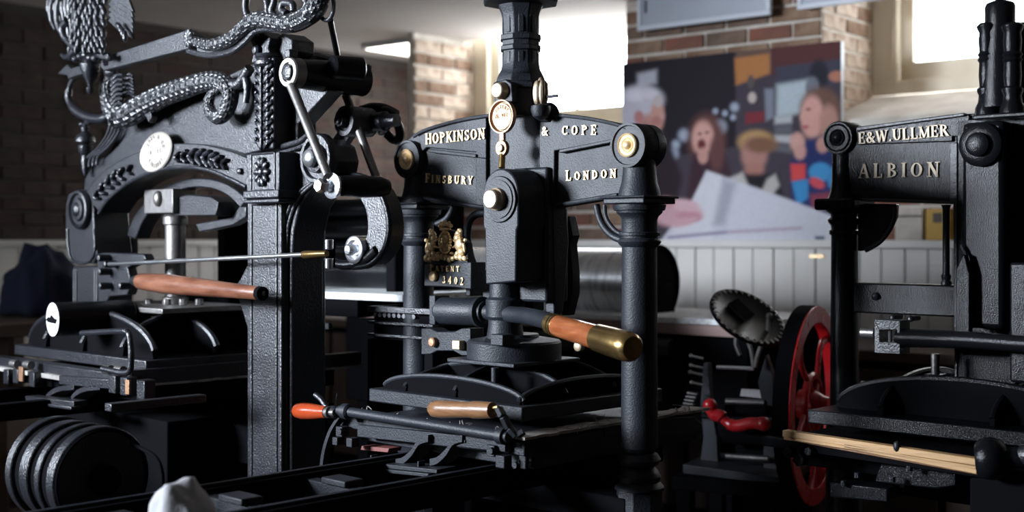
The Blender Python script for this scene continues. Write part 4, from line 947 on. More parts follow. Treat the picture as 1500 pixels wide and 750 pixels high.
# crescent hook and finial at far left
MB().tube(smooth_path(E([(110, 112), (102, 128), (101, 146), (112, 162), (130, 172), (150, 174), (164, 166)], Y0), 6), [.009]*8+[.012]*8+[.015]*8+[.014]*8+[.010]*5, 14).build('crescent_hook', G1, lp, bev=0)
fz = lambda px, py: L2.y(px, py, Y0+.01)
f_ = fz(125, 215)
prof = [(fz(125, 258).z, .004), (fz(125, 250).z, .010), (fz(125, 236).z, .013), (fz(125, 228).z, .012), (fz(125, 222).z, .020), (fz(125, 214).z, .022), (fz(125, 212).z, .014), (fz(125, 208).z, .030), (fz(125, 204).z, .030), (fz(125, 198).z, .024), (fz(125, 193).z, .012), (fz(125, 188).z, .014), (fz(125, 180).z, .006)]
MB().lathe((f_.x, f_.y, 0), (0, 0, 1), prof, 24).build('turned_finial', G1, lp, bev=0)
MB().ell(fz(130, 178), (.02, .012, .010)).ell(fz(120, 182), (.014, .01, .008)).build('finial_scroll', G1, lp, bev=0)
# counterbalance lever
Yl_ = Y0-.075
MB().prism(L2.ys([(148, 84), (275, 43), (286, 52), (286, 66), (276, 72), (152, 104), (147, 98)], Yl_), (0, .028, 0)).build('flat_lever', G1, lp, bev=.003)
MB().prism(L2.ys([(84, 108), (98, 94), (104, 100), (124, 94), (134, 92), (136, 104), (108, 112), (100, 116), (98, 110)], Yl_), (0, .02, 0)).build('arrow_tip', G1, lp, bev=.002)
MB().box(L2.y(151, 90, Yl_-.003), L2.y(161, 96, Yl_+.005)).build('lever_wedge', M['black'], lp)
sp_o = [(276, 56), (290, 62), (306, 66), (322, 64), (340, 56), (354, 44), (368, 32), (384, 28), (404, 32), (424, 34), (444, 28), (460, 16), (468, 2), (470, -14)]
P1 = smooth_path([L2.y(a, b, Yl_) for a, b in sp_o], 5)
serpent(sp_o, [.012, .014, .016, .018, .018, .020, .021, .021, .022, .024, .024, .022], Yl_, name='lever_serpent')
lo = [(276, 74), (296, 80), (318, 80), (342, 74), (360, 60), (374, 46), (392, 42), (420, 44), (446, 38), (466, 22)]
MB().tube(smooth_path([L2.y(a, b, Yl_+.01) for a, b in lo], 5), .0085, 10).build('lever_rib', G1, lp, bev=0)
MB().strip(smooth_path([L2.y(a, b, Yl_+.006) for a, b in sp_o[1:10]], 4), smooth_path([L2.y(a, b, Yl_+.006) for a, b in [(288, 76), (304, 80), (322, 79), (342, 72), (358, 60), (372, 46), (390, 42), (410, 44), (432, 42)]], 4), (0, .016, 0)).build('lever_web', G1, lp, bev=0)
mb = MB()
for k in range(9):
    a = k*.7; mb.ell(L2.y(277+3*math.cos(a), 56+8*math.sin(a), Yl_-.008), (.013, .008, .009), Matrix.Rotation(a, 3, 'Y'), 8, 6)
mb.build('leaf_collar', M['scales'], lp, bev=0)
# looping tails on top of the lever
for pts in ([(366, 30), (360, 14), (362, -6), (372, -16)], [(392, 26), (392, 8), (388, -10)], [(420, 20), (412, 14), (416, 4), (428, 6), (430, 16)], [(436, 22), (446, 14), (450, 4), (444, -4)], [(404, 28), (398, 16), (402, 2), (400, -10)]):
    P = smooth_path([L2.y(a, b, Yl_) for a, b in pts], 5); MB().tube(P, .0095, 12).build('curling_tail', G1, lp, bev=0)
# chain link and suspension rod
MB().tube([L2.y(478+11*math.cos(t), 9+19*math.sin(t)*1.1, Yl_+.02) for t in [k*2*PI/28 for k in range(28)]], .0052, 10, closed=True).build('chain_link', G1, lp, bev=0)
MB().cyl(L2.y(484, 30, Yl_+.03), L2.y(494, 80, -.02), .0075, 12).build('suspension_rod', M['gloss2'], lp, bev=0)
# eagle counterweight
eg = MB(); yE = Yl_-.02; rnd = random.Random(5)
def feather(px, py, ln, wd, ang, dy=0, mb=None):
    (mb or eg).ell(L2.y(px, py, yE+dy), (ln, .009, wd), Matrix.Rotation(-ang, 3, 'Y'), 8, 6)
eagle_body = MB().ell(L2.y(128, 28, yE+.02), (.055, .045, .10)).ell(L2.y(126, 62, yE+.02), (.034, .034, .05)); 
ebo = eagle_body.build('eagle_body', M['scales'], lp, bev=0, label='cast eagle counterweight')
for row in range(11):                  # breast and leg feathers
    for c_ in range(6):
        feather(104+c_*9+(row % 2)*4+rnd.uniform(-2, 2), -8+row*8, .017, .0075, -PI/2+(c_-2.5)*.16+rnd.uniform(-.2, .2), -.012-.018*math.sin(PI*(c_+.5)/6))
eg.build('breast_feathers', G1, ebo, bev=0, kind='stuff')
for side, pts in ((-1, [(92, -12), (86, 6), (84, 26), (88, 44), (98, 58), (108, 72)]), (-1, [(82, -8), (76, 10), (76, 30), (82, 44)]), (1, [(100, 30), (92, 40), (94, 54), (104, 66), (116, 74)])):
    plume(pts, yE-.02, .014, 'wing_coil')
for k in range(7):                     # left wing quills
    MB().tube(smooth_path([L2.y(74+k*5, -10, yE-.01), L2.y(72+k*5, 14, yE-.016), L2.y(76+k*5, 34+k*4, yE-.012)], 5), [.010]*6+[.006]*5, 8).build('quill', G1, ebo, bev=0)
for k in range(6):                     # right wing: fan of quills
    a0, b0 = 178+k*1.5, 42-k*8; 
    MB().prism(L2.ys([(158, 30-k*8), (166, 22-k*8), (188-k*.6, 30-k*8), (195, 58-k*8), (186, 52-k*8), (170, 42-k*8)], yE-.01-.003*k), (0, .008, 0)).build('quill', G1, ebo, bev=.0015)
for k in range(4):
    MB().ell(L2.y(174+k*3, 38+k*5, yE-.03), (.018, .008, .008), Matrix.Rotation(.6+.3*k, 3, 'Y'), 10, 6).build('wing_leaf', G1, ebo, bev=0)
for sg, x in ((-1, 112), (1, 138)):    # scroll the claws stand on
    plume([(x, 72), (x+sg*8, 80), (x+sg*16, 84), (x+sg*22, 80)], yE-.01, .013, 'claw')
px_c = lambda py: L2.y(133, py, yE+.02).z; pcx = L2.y(132, 90, yE+.02)
MB().lathe((pcx.x, pcx.y, 0), (0, 0, 1), [(px_c(138), .003), (px_c(134), .010), (px_c(129), .012), (px_c(127), .006), (px_c(120), .010), (px_c(112), .020), (px_c(100), .028), (px_c(94), .030), (px_c(90), .022), (px_c(86), .026), (px_c(82), .036), (px_c(78), .020), (px_c(68), .024)], 20).build('eagle_pedestal', G1, ebo, bev=0)
mb = MB()
for k in range(9): mb.ell(L2.y(104+k*7, 84+3*math.sin(k*1.7)-k*.2, yE-.005), (.014, .012, .010))
mb.build('cloud_scroll', M['scales'], ebo, bev=0)
# main lever shaft, eye and link rods
gA = L2.y(423, 106, -.16); gB = V((gA.x, .12, gA.z))
MB().lathe(gA+V((0, .03, 0)), (0, 1, 0), [(0, .036), (.12, .042), (.20, .040)], 28).build('lever_shaft', M['gloss2'], lp, bev=0)
MB().prism([L2.y(a, b, .02) for a, b in ((412, 84), (460, 76), (500, 88), (520, 92), (520, 120), (498, 134), (440, 140), (414, 128))], (0, .06, 0)).build('lever_fork', M['gloss2'], lp, bev=.008)
MB().lathe(L2.y(512, 100, -.02), V((.2, 1, 0)), [(-.05, .024), (-.045, .029), (.03, .030), (.035, .024)], 24).build('fork_end', M['gloss2'], lp, bev=0)
ey = MB().lathe(gA, FR, [(-.028, .037), (0, .037), (.004, .034), (.004, .024), (-.002, .023)], 36).build('rod_eye', M['steel'], lp, bev=0, label='worn steel eye')
MB().lathe(gA, FR, [(-.01, .021), (.008, .020), (.010, .016)], 8).build('eye_pin', G1, ey, bev=0)
MB().box(gA+V((-.01, -.005, .035)), gA+V((.01, .02, .055))).build('eye_lug', G1, lp)
rE = L2.y(482, 272, -.20)
MB().cyl(gA+V((.012, 0, -.034)), rE+V((-.004, 0, .022)), .0125, 16, .0105).build('link_rod', M['steel'], lp, bev=0, label='worn steel link rod')
kn = MB().lathe(rE+V((0, .02, 0)), FR, [(-.03, .020), (0, .024), (.010, .030), (.014, .030), (.016, .018)], 28).build('knuckle', M['bright'], lp, bev=0, label='bright steel knuckle')
MB().nut(rE+V((-.012, -.002, .0)), FR, .017, .022).build('knuckle_nut', M['bright'], kn, bev=.001)
MB().lathe(rE+V((.01, .03, 0)), V((.18, 1, 0)), [(0, .024), (.05, .026), (.10, .024), (.12, .018)], 24).build('cross_shaft', M['gloss2'], lp, bev=0)
rd2 = L2.y(549, 258, .02)
MB().cyl(L2.y(492, 100, .08), L2.y(552, 262, .06), .011, 14).build('link_rod', M['steel'], lp, bev=0, label='worn steel rear link rod')
MB().cyl(L2.y(500, 96, .12), L2.y(516, 176, .08), .0085, 14).build('link_rod', M['steel'], lp, bev=0, label='worn steel rear link rod')
# ringed hub on the cheek
hb_ = L2.y(458, 232, Y0-.02)
MB().lathe(hb_+V((0, .03, 0)), FR, [(0, .062), (.018, .062), (.024, .058), (.024, .050), (.014, .047), (.014, .036), (.028, .034), (.030, .026)], 40).build('ringed_hub', G1, lp, bev=0)
MB().lathe(hb_+FR*.0, FR, [(0, .022), (.014, .022), (.020, .014), (.021, .001)], 28).build('hub_pin', M['bright'], lp, bev=0, label='bright steel hub pin')
# crank with bosses on the right
yc_ = .07
c1 = L2.y(515, 178, yc_); c2 = L2.y(486, 228, yc_)
MB().lathe(c1+V((0, .04, 0)), FR, [(-.02, .038), (.06, .040), (.066, .038), (.066, .026), (.060, .024)], 36).build('crank_boss', G1, lp, bev=0)
MB().nut(c1+FR*.018, FR, .018, .024).lathe(c1+FR*.04, FR, [(0, .011), (.010, .010)], 16).build('crank_nut', G1, lp, bev=.001)
MB().bar(c1+V((-.006, 0, -.02)), c2, .045, .022, up=(0, 1, 0)).build('crank_arm', G1, lp, bev=.004)
MB().lathe(c1+V((.03, .05, .0)), V((.93, .1, .0)), [(0, .024), (.04, .026), (.05, .018), (.08, .016)], 24).build('crank_shaft', M['gloss2'], lp, bev=0)
wn_ = L2.y(572, 184, .18)
MB().tube([wn_+V((.030*math.cos(t), -.02*math.sin(t), .038*math.sin(t))) for t in [k*2*PI/24 for k in range(24)]], .012, 12, closed=True).build('cast_ring', M['gloss2'], lp, bev=0)
MB().ell(wn_+V((.0, -.03, -.01)), (.014, .014, .020)).build('ring_knob', M['bright'], lp, bev=0, label='bright polished knob')
MB().tube(smooth_path([L2.y(530, 162, .14), L2.y(546, 158, .15), L2.y(564, 160, .17), L2.y(580, 168, .18)], 5), .014, 12).build('ring_stem', M['gloss2'], lp, bev=0)
# C-shaped quadrant
qo = smooth_path([L2.y(a, b, -.04) for a, b in [(494, 258), (520, 256), (544, 264), (560, 284), (570, 314), (571, 344), (562, 370), (544, 388), (520, 392)]], 5)
qi = smooth_path([L2.y(a, b, -.04) for a, b in [(496, 276), (510, 278), (524, 288), (534, 304), (538, 324), (537, 344), (530, 358), (520, 366), (508, 370)]], 5)
MB().strip(qo, qi, (0, .045, 0)).build('quadrant', G1, lp, bev=.003)
MB().tube([p+V((0, -.004, 0)) for p in qo], .007, 10).build('quadrant_rim', M['gloss2'], lp, bev=0)
hb2 = L2.y(516, 366, -.06)
h2 = MB().lathe(hb2+V((0, .03, 0)), FR, [(-.02, .034), (.02, .034), (.026, .034), (.028, .031), (.028, .024), (.020, .022)], 32).build('quadrant_hub', M['bright'], lp, bev=0, label='bright steel hub ring')
MB().lathe(hb2+FR*.0, FR, [(-.01, .014), (.012, .014), (.016, .010), (.0165, .001)], 20).build('hub_bolt', M['bright'], h2, bev=0)
MB().tube(smooth_path([L2.y(480, 380, -.05), L2.y(500, 388, -.05), L2.y(530, 384, -.04), L2.y(552, 366, -.04)], 4), .012, 12).build('quadrant_tail', M['gloss2'], lp, bev=0)
# long thin rod
t0 = L2.y(160, 387, -.17); t1 = L2.y(446, 373, -.17)
MB().cyl(t0, t1, .0058, 14).build('draw_rod', M['bright'], lp, bev=0, label='bright thin draw rod')
MB().lathe(t1, t1-t0, [(-.004, .0085), (0, .0095), (.055, .008), (.085, .0075)], 14).build('rod_socket', M['brass'], lp, bev=0, label='brass rod socket')
for a, b in ((482, 358), (482, 386)): MB().lathe(L2.y(a, b, -.17), (0, 0, 1), [(-.012, .010), (.012, .010)], 14).build('clevis', M['bright'], lp, bev=.002)
MB().box(L2.y(476, 392, -.165), L2.y(492, 352, -.14)).build('clevis_block', M['black'], lp)
for a, b in ((147, 378), (156, 387), (148, 398), (149, 419), (178, 419)): MB().lathe(L2.y(a, b, Y0-.05), FR, [(-.03, .010), (.0, .011), (.008, .009), (.010, .004)], 16).build('rod_bolt', M['gloss'], lp, bev=0)
MB().prism(E([(142, 372), (152, 370), (210, 372), (214, 380), (186, 392), (192, 414), (186, 432), (160, 434), (150, 450), (144, 470)], Y0-.02), (0, .03, 0)).build('rod_bracket', G1, lp, bev=.003)
# bar with wooden handle
wa = L2.y(205, 412, -.20); wb_ = L2.y(384, 430, -.24); wdv = wb_-wa; wl2 = wdv.length
MB().lathe(wa, wdv, [(-.045, .010), (-.03, .014), (.0, .018), (.003, .016)], 20).build('handle_socket', G1, lp, bev=0)
MB().lathe(wa, wdv, [(0, .017), (.004, .0215), (wl2*.1, .0250), (wl2*.25, .0265), (wl2*.5, .0235), (wl2*.8, .0185), (wl2*.99, .0165), (wl2, .015)], 36).build('wooden_handle', M['wood'], lp, bev=0, label='worn reddish wooden bar handle')
MB().lathe(wb_, wdv, [(-.012, .0172), (.003, .0165), (.0035, .001)], 28).build('handle_end', M['black'], lp, bev=0, label='blackened handle end')
MB().cyl(L2.y(388, 430, -.235), wb_, .006, 10).build('handle_tang', M['steel'], lp, bev=0)
# piston assembly inside
yi = .02
MB().box(L2.y(211, 313, yi-.05), L2.y(253, 276, yi-.05)+V((0, .08, 0))).build('piston_block', M['steel'], lp, label='pale steel block on the piston')
MB().prism(L2.ys([(253, 290), (275, 285), (308, 288), (320, 296), (316, 316), (255, 316)], yi-.03), (0, .08, 0)).build('piston_yoke', G1, lp, bev=.003)
pb = L2.y(232, 291, yi-.052); MB().ell(pb, (.018, .014, .024)).build('block_boss', M['steel'], lp, bev=0, label='pale domed boss')
pz = lambda py: L2.y(260, py, yi).z; pcx = L2.y(257, 400, yi)
MB().lathe((pcx.x, yi, 0), (0, 0, 1), [(pz(452), .038), (pz(436), .038), (pz(434), .030), (pz(330), .030), (pz(328), .036), (pz(318), .036), (pz(314), .030)], 28).build('piston', M['steel'], lp, bev=0, label='worn steel piston')
MB().lathe((pcx.x+.03, yi, 0), (0, 0, 1), [(pz(464), .084), (pz(461), .088), (pz(449), .088), (pz(446), .084)], 40).build('piston_flange', M['bronze'], lp, bev=0, label='bronze brown piston flange')
for a in (218, 245, 268, 292): MB().nut(L2.y(a, 447, yi-.05), (0, 0, 1), .012, .018).build('flange_nut', M['steel'], lp, bev=.001)
MB().prism(L2.ys([(286, 328), (340, 318), (352, 300), (360, 300), (360, 318), (340, 330), (292, 340)], .04), (0, .03, 0)).build('toggle_arm', G1, lp, bev=.003)
MB().box(L2.y(142, 372, .06), L2.y(186, 355, .06)+V((0, .04, 0))).box(L2.y(186, 376, .05), L2.y(194, 350, .05)+V((0, .02, 0))).each('inner_guide', G1, lp)
MB().prism(E([(352, 408), (345, 418), (346, 428), (362, 480), (366, 500), (366, 380)], Y0-.0), (0, .04, 0)).build('pillar_lug', G1, lp, bev=.004)
# bar counterweight cylinder with the glare on its end painted white
k0 = L2.y(78, 468, -.38); kd = V((.1, .995, .0)); k1 = k0+kd*.22
MB().cyl(k0, k1, .046, 36).build('roller_weight', M['gloss2'], lp, bev=.004)
MB().lathe(k0, -kd, [(0, .045), (.002, .0455), (.003, .042), (.003, .001)], 40).build('weight_end', M['mottle'], lp, bev=0, label='end disc with its glare put in as white colour')
MB().lathe(k0+kd*.225, kd, [(0, .042), (.02, .036), (.04, .02)], 24).build('weight_collar', G1, lp, bev=0)
d_ = k0-kd*.004; kn_ = V((kd.y, -kd.x, 0)).normalized()
MB().prism([d_+kn_*a+V((0, 0, b)) for a, b in ((-.036, -.002), (-.024, .006), (-.010, .004), (-.002, .012), (.018, .004), (.036, .002), (.026, -.010), (-.024, -.008))], -kd*.002).build('black_mark', M['black'], lp, bev=0)  # black patch standing for a reflection in the glare
MB().tube(smooth_path([L2.y(150, 540, -.42), L2.y(186, 546, -.42), L2.y(192, 530, -.42), L2.y(191, 500, -.42), L2.y(188, 488, -.42), L2.y(178, 485, -.42), L2.y(120, 488, -.38)], 5), .0075, 12).build('bail_handle', G1, lp, bev=0)
# platen, ribs
LXa, LXb, LYa, LYb = -.42, .40, -.33, .32; zT2 = H-.345
MB().box((LXa+.05, LYa+.05, zT2+.0), (LXb-.02, LYb-.05, zT2+.03)).build('platen', G1, lp, bev=.003)
for yy in (-.24, -.05, .12): rib((LXa+.07, yy, 0), (LXb-.04, yy, 0), .115, .014, parent=lp, zb=zT2+.03, m=G1)
for xx in (-.22, .0, .22): rib((xx, LYa+.07, 0), (xx, LYb-.07, 0), .115, .014, parent=lp, zb=zT2+.03, m=G1)
MB().box((-.20, -.16, zT2+.14), (.26, .14, zT2+.155)).build('platen_cap', M['steel'], lp)
MB().box((LXa, LYa, zT2-.03), (LXb, LYa+.04, zT2-.004)).build('bed_front_bar', G1, lp, bev=.002)
MB().box((LXa+.02, LYa-.012, zT2-.042), (LXb-.10, LYa+.012, zT2-.030)).build('tympan_edge', M['cloth'], lp, bev=0, label='pale felt edge')
MB().box((LXb-.03, LYa, zT2-.03), (LXb, LYb+.1, zT2+.01)).build('bed_side_bar', G1, lp, bev=.002)
raggedstrip((LXb+.002, LYa, 0), (LXb+.002, LYb+.12, 0), .05, zT2-.035, lp)
MB().box((LXa+.03, LYa+.05, zT2-.08), (LXb-.0, LYb, zT2-.03)).build('bed', M['black'], lp, bev=.003)
for a, b, s_ in ((14, 551, 1), (28, 550, 1), (52, 555, 1), (170, 562, 1.1), (187, 565, 1.1), (212, 570, 1.2)):
    c_ = L2.y(a, b, LYa-.02); MB().box(c_+V((-.016*s_, -.012, -.022*s_)), c_+V((.016*s_, .02, .020*s_))).build('hinge_block', G1, lp, bev=.003)
for a, b in ((31, 547), (187, 566)): MB().box(L2.y(a-4, b-10, LYa-.036), L2.y(a+5, b+12, LYa-.030)).build('hinge_plate', M['bronze'], lp, bev=.001, label='copper coloured hinge plate')
for a in (22, 42, 158, 176): 
    c_ = L2.y(a, 533+(a-22)*.06, LYa-.03); MB().cyl(c_+V((-.016, 0, 0)), c_+V((.016, 0, 0)), .012, 14).build('hinge_barrel', M['steel'], lp, bev=.001)
MB().prism(L2.ys([(86, 550), (160, 556), (160, 570), (86, 563)], LYa-.03), (0, .02, 0)).build('front_bar', G1, lp, bev=.002)
MB().prism(L2.ys([(36, 580), (108, 588), (108, 597), (38, 588)], -.40), (0, .04, 0)).prism(L2.ys([(42, 588), (104, 596), (104, 601), (44, 592)], -.41), (0, .03, 0)).each('slotted_plate', G1, lp, bev=.002)
for px_ in (74, 112):
    sp = smooth_path([L2.y(px_+34, 568, -.36), L2.y(px_+14, 570, -.36), L2.y(px_, 576, -.36), L2.y(px_-8, 584, -.36)], 5)
    MB().strip([p+V((0, 0, .008)) for p in sp], [p+V((0, 0, -.006)) for p in sp], (0, .05, 0)).build('spring_rib', G1, lp, bev=.001)
MB().box((LXa+.12, LYa+.10, H-.80), (LXb-.0, LYb, H-.476)).build('under_bed_dark', M['black'], lp, bev=.004)  # black box added to fill the dark below the bed
# rails, drum
for x0 in (-.24, .08): MB().box((x0-.02, -1.9, H-.475), (x0+.02, .45, H-.43)).build('rail', M['black'], lp, bev=.004)
MB().box((-.5, -.04, H-.60), (.5, .05, H-.50)).build('cross_beam', M['black'], lp)
MB().box(L2.y(153, 590, -.55), L2.y(163, 604, -.55)+V((.0, .25, 0))).build('rail_clamp', G1, lp)
dc = L2.y(150, 702, -.75); dax = V((-1, 0, 0)); R_ = .104
for x_, wd_, r, m, nm in ((0, .03, R_, G1, 'drum_hoop'), (.03, .03, R_*.94, M['black'], 'drum_groove'), (.06, .02, R_, G1, 'drum_hoop'), (.08, .03, R_*.93, M['black'], 'drum_groove'), (.11, .035, R_, G1, 'drum_hoop'), (.145, .03, R_*.95, M['black'], 'drum_groove'), (.175, .025, R_*1.03, G1, 'drum_hoop')):
    MB().lathe(dc+dax*x_, dax, [(0, r-.02), (0.0, r-.002), (.002, r), (wd_-.002, r), (wd_, r-.002), (wd_, r-.02)], 64).build(nm, m, lp, bev=0)
MB().lathe(dc, -dax, [(-.001, R_*.98), (.004, R_*.95), (.0, R_*.9), (-.004, .03), (.02, .03), (.02, .001)], 48).build('drum_face', M['black'], lp, bev=0)
MB().cyl(dc+dax*.15, dc+dax*.33, .014, 16).build('drum_axle', M['steel'], lp, bev=.003)
MB().tube(smooth_path([L2.y(192, 650, -.7), L2.y(226, 668, -.7), L2.y(238, 695, -.7), L2.y(236, 740, -.7)], 6), .004, 8).build('girth_cord', M['black'], lp, bev=0)
# ================================================================ right press: very glossy, cut by the frame
L3 = Frame(1.132, 3.022, 44); G2 = M['gloss2']
rp = thing('iron_hand_press', 'glossy black iron hand press lettered E & W ULLMER ALBION, cut off by the right edge', 'printing press', (1.132, 3.022, 0), CR)
def col3(px, py=400): return L3.y(px, py, 0)
cA = col3(1237); D3 = L3.d(cA); z3 = lambda p: H+(HZ-p)*D3/F
for sx in (-1, 1):
    x = cA.x*(-sx) if sx == 1 else cA.x
    MB().lathe((x, 0, 0), (0, 0, 1), [(z3(612), .036), (z3(500), .035), (z3(345), .033), (z3(343), .038), (z3(338), .038), (z3(336), .033), (z3(330), .034), (z3(326), .040), (z3(322), .042), (z3(318), .034), (z3(314), .034), (z3(310), .046), (z3(307), .048)], 36).build('column', G2, rp, bev=0)
    MB().box((x-.056, -.056, z3(308)), (x+.056, .056, z3(291))).build('capital_block', G2, rp, bev=.006)
    MB().lathe((x, 0, 0), (0, 0, 1), [(z3(291), .042), (z3(282), .036), (z3(265), .032), (z3(235), .031), (z3(205), .031)], 28).build('neck', G2, rp, bev=0)
    MB().lathe((x, 0, 0), (0, 0, 1), [(0, .08), (.05, .07), (.09, .05), (z3(612), .046)], 16).build('leg', G2, rp, bev=.003)
    c = V((x, -.035, z3(203)))
    b = MB().lathe(c, (0, 1, 0), [(0, .037), (.0, .040), (.004, .0425), (.07, .0425)], 40).build('boss', G2, rp, bev=0)
    MB().lathe(c, FR, [(0, .036), (.004, .035), (.001, .031), (.001, .022), (.006, .020), (.003, .015), (.008, .010), (.010, .001)], 36).build('boss_rings', G2, b, bev=0)
def Y3(pts, y): return [L3.y(a, b, y) for a, b in pts]
MB().prism(Y3([(1226, 204), (1234, 192), (1256, 188), (1330, 178), (1412, 167), (1530, 160), (1530, 300), (1398, 298), (1330, 295), (1262, 291), (1240, 280)], -.02), (0, .05, 0)).build('beam', G2, rp, bev=.003)
MB().prism(Y3([(1254, 186), (1330, 176), (1412, 165), (1412, 170), (1330, 181), (1254, 192)], -.036), (0, .02, 0)).build('top_moulding', M['gloss'], rp, bev=.002)
MB().prism(Y3([(1262, 290), (1330, 292), (1398, 295), (1398, 299), (1330, 297), (1262, 295)], -.034), (0, .03, 0)).build('bottom_moulding', M['gloss'], rp, bev=.002)
MB().prism(Y3([(1256, 212), (1395, 207), (1395, 200), (1420, 200), (1420, 168), (1330, 180), (1256, 190)], -.028), (0, .012, 0)).build('lettering_panel', G2, rp, bev=.002)
al = mat('dull_gilt_letter', (.36, .30, .22), .5, .3)
lettering('lettering', 'E&W.ULLMER', al, rp, L3.y(1258, 211, -.029), L3.y(1391, 199, -.029), .0285, .004, FR, label='dull raised letters reading E & W ULLMER')
lettering('lettering', 'ALBION', al, rp, L3.y(1258, 261, -.021), L3.y(1377, 259, -.021), .036, .004, FR, label='dull raised letters reading ALBION')
# central staple: standing plate and pilaster edge
MB().prism(Y3([(1391, 209), (1402, 209), (1402, 560), (1398, 560), (1396, 298), (1391, 297)], -.032), (0, .02, 0)).build('pilaster_edge', M['gloss'], rp, bev=.0015)
MB().box(L3.y(1400, 600, -.028), L3.y(1530, 166, -.028)+V((0, .13, 0))).build('centre_staple', G2, rp, bev=.005)
MB().box(L3.y(1408, 480, -.09), L3.y(1470, 176, -.09)+V((0, .06, 0))).build('hanging_link', G2, rp, bev=.012)
hc = L3.y(1437, 212, -.095)
MB().lathe(hc, FR, [(0, .050), (.006, .050), (.010, .044), (.012, .028), (.022, .027), (.026, .020), (.027, .001)], 36).build('pivot_pin', G2, rp, bev=0)
MB().tube(smooth_path([L3.y(a, b, -.10) for a, b in [(1408, 360), (1416, 376), (1421, 400), (1422, 425), (1414, 445), (1406, 462)]], 5), .004, 10).build('link_edge', M['gloss'], rp, bev=0)
# top turned columns
for px_, yy in ((1447, -.02), (1483, -.03), (1500, .05)):
    c = L3.y(px_, 100, yy); kk = L3.d(c)/F; zz3 = lambda p: H+(HZ-p)*kk
    MB().lathe((c.x, c.y, 0), (0, 0, 1), [(zz3(172), .030), (zz3(158), .028), (zz3(150), .022), (zz3(140), .020), (zz3(134), .024), (zz3(130), .024), (zz3(127), .0185), (zz3(110), .0205), (zz3(92), .019), (zz3(88), .023), (zz3(84), .019), (zz3(80), .023), (zz3(76), .019), (zz3(60), .021), (zz3(48), .019), (zz3(42), .024), (zz3(38), .025), (zz3(34), .018)], 24).build('turned_baluster', G2, rp, bev=0)
c = L3.y(1465, 100, .0)
MB().lathe((c.x, c.y, 0), (0, 0, 1), [(z3(175), .05), (z3(60), .034), (z3(38), .034), (z3(34), .030), (z3(30), .012), (z3(28), .008), (z3(-10), .008)], 20).build('spring_spindle', G2, rp, bev=.001)
MB().box(L3.y(1424, 176, -.08), L3.y(1540, 160, -.08)+V((0, .14, 0))).build('column_base', G2, rp, bev=.004)
# quadrant web below the beam, brace post, cross bar
MB().prism(Y3([(1256, 298), (1312, 299), (1311, 318), (1302, 338), (1288, 354), (1270, 366), (1256, 368)], -.0), (0, .02, 0)).build('corner_web', G2, rp, bev=.003)
MB().tube(smooth_path(Y3([(1311, 302), (1310, 320), (1301, 340), (1287, 356), (1268, 367)], -.004), 5), .006, 10).build('web_rim', M['gloss'], rp, bev=0)
p0 = L3.y(1386, 300, -.01); kk = L3.d(p0)/F; zq = lambda p: H+(HZ-p)*kk
MB().lathe((p0.x, p0.y, 0), (0, 0, 1), [(zq(420), .012), (zq(414), .013), (zq(410), .010), (zq(404), .012), (zq(400), .0085), (zq(306), .0085), (zq(300), .012)], 18).build('guide_rod', M['gloss'], rp, bev=0)
MB().box(L3.y(1249, 458, -.03), L3.y(1402, 418, -.03)+V((0, .05, 0))).build('cross_bar', G2, rp, bev=.004)
MB().lathe(L3.y(1283, 434, -.032), FR, [(0, .010), (.006, .009), (.010, .004), (.0105, .001)], 16).build('dome_bolt', M['gloss'], rp, bev=0)
for a, b in ((1308, 465), (1334, 467), (1318, 497)): MB().lathe(L3.y(a, b, -.08), FR, [(0, .008), (.005, .007), (.008, .003)], 14).lathe(L3.y(a, b, -.08), (0, 1, 0), [(0, .006), (.04, .006)], 10).build('small_bolt', M['gloss'], rp, bev=0)
# forked block and bar on the right
yb3 = -.16
fk = MB().strip([L3.y(a, b, yb3) for a, b in ((1281, 468), (1318, 470), (1318, 519), (1281, 517), (1281, 468))], [L3.y(a, b, yb3) for a, b in ((1288, 483), (1314, 483), (1314, 502), (1288, 501), (1288, 483))], (0, .05, 0))
fk.build('forked_block', M['gloss'], rp, bev=.001)
MB().cyl(L3.y(1304, 482, yb3+.02), L3.y(1304, 503, yb3+.02), .005, 10).build('fork_pin', M['bright'], rp, bev=0)
MB().cyl(L3.y(1262, 487, yb3+.03), L3.y(1283, 488, yb3+.03), .013, 14).build('bar_stub', M['steel'], rp, bev=.002)
MB().tube([L3.y(1318, 495, yb3+.02), L3.y(1360, 496, yb3+.0), L3.y(1420, 498, yb3-.02), L3.y(1530, 506, yb3-.06)], [.022, .021, .019, .018], 20).build('bar', G2, rp, bev=0)
MB().prism([L3.y(a, b, -.12) for a, b in ((1400, 472), (1400, 395), (1412, 372), (1420, 400), (1420, 500), (1398, 500))], (0, .02, 0)).build('cheek_plate', G2, rp, bev=.002)
c = L3.y(1370, 540, -.10); MB().cyl(c+V((0, 0, -.015)), c+V((0, 0, .035)), .010, 14).build('platen_bolt', M['steel'], rp, bev=.001)
MB().box(c+V((-.02, -.02, -.045)), c+V((.02, .02, -.012))).build('bolt_foot', G2, rp)
for a, w_b in ((1490, 0), ): MB().box(L3.y(1478, 560, -.14), L3.y(1530, 385, -.14)+V((0, .03, 0))).build('side_casting', G2, rp, bev=.006)
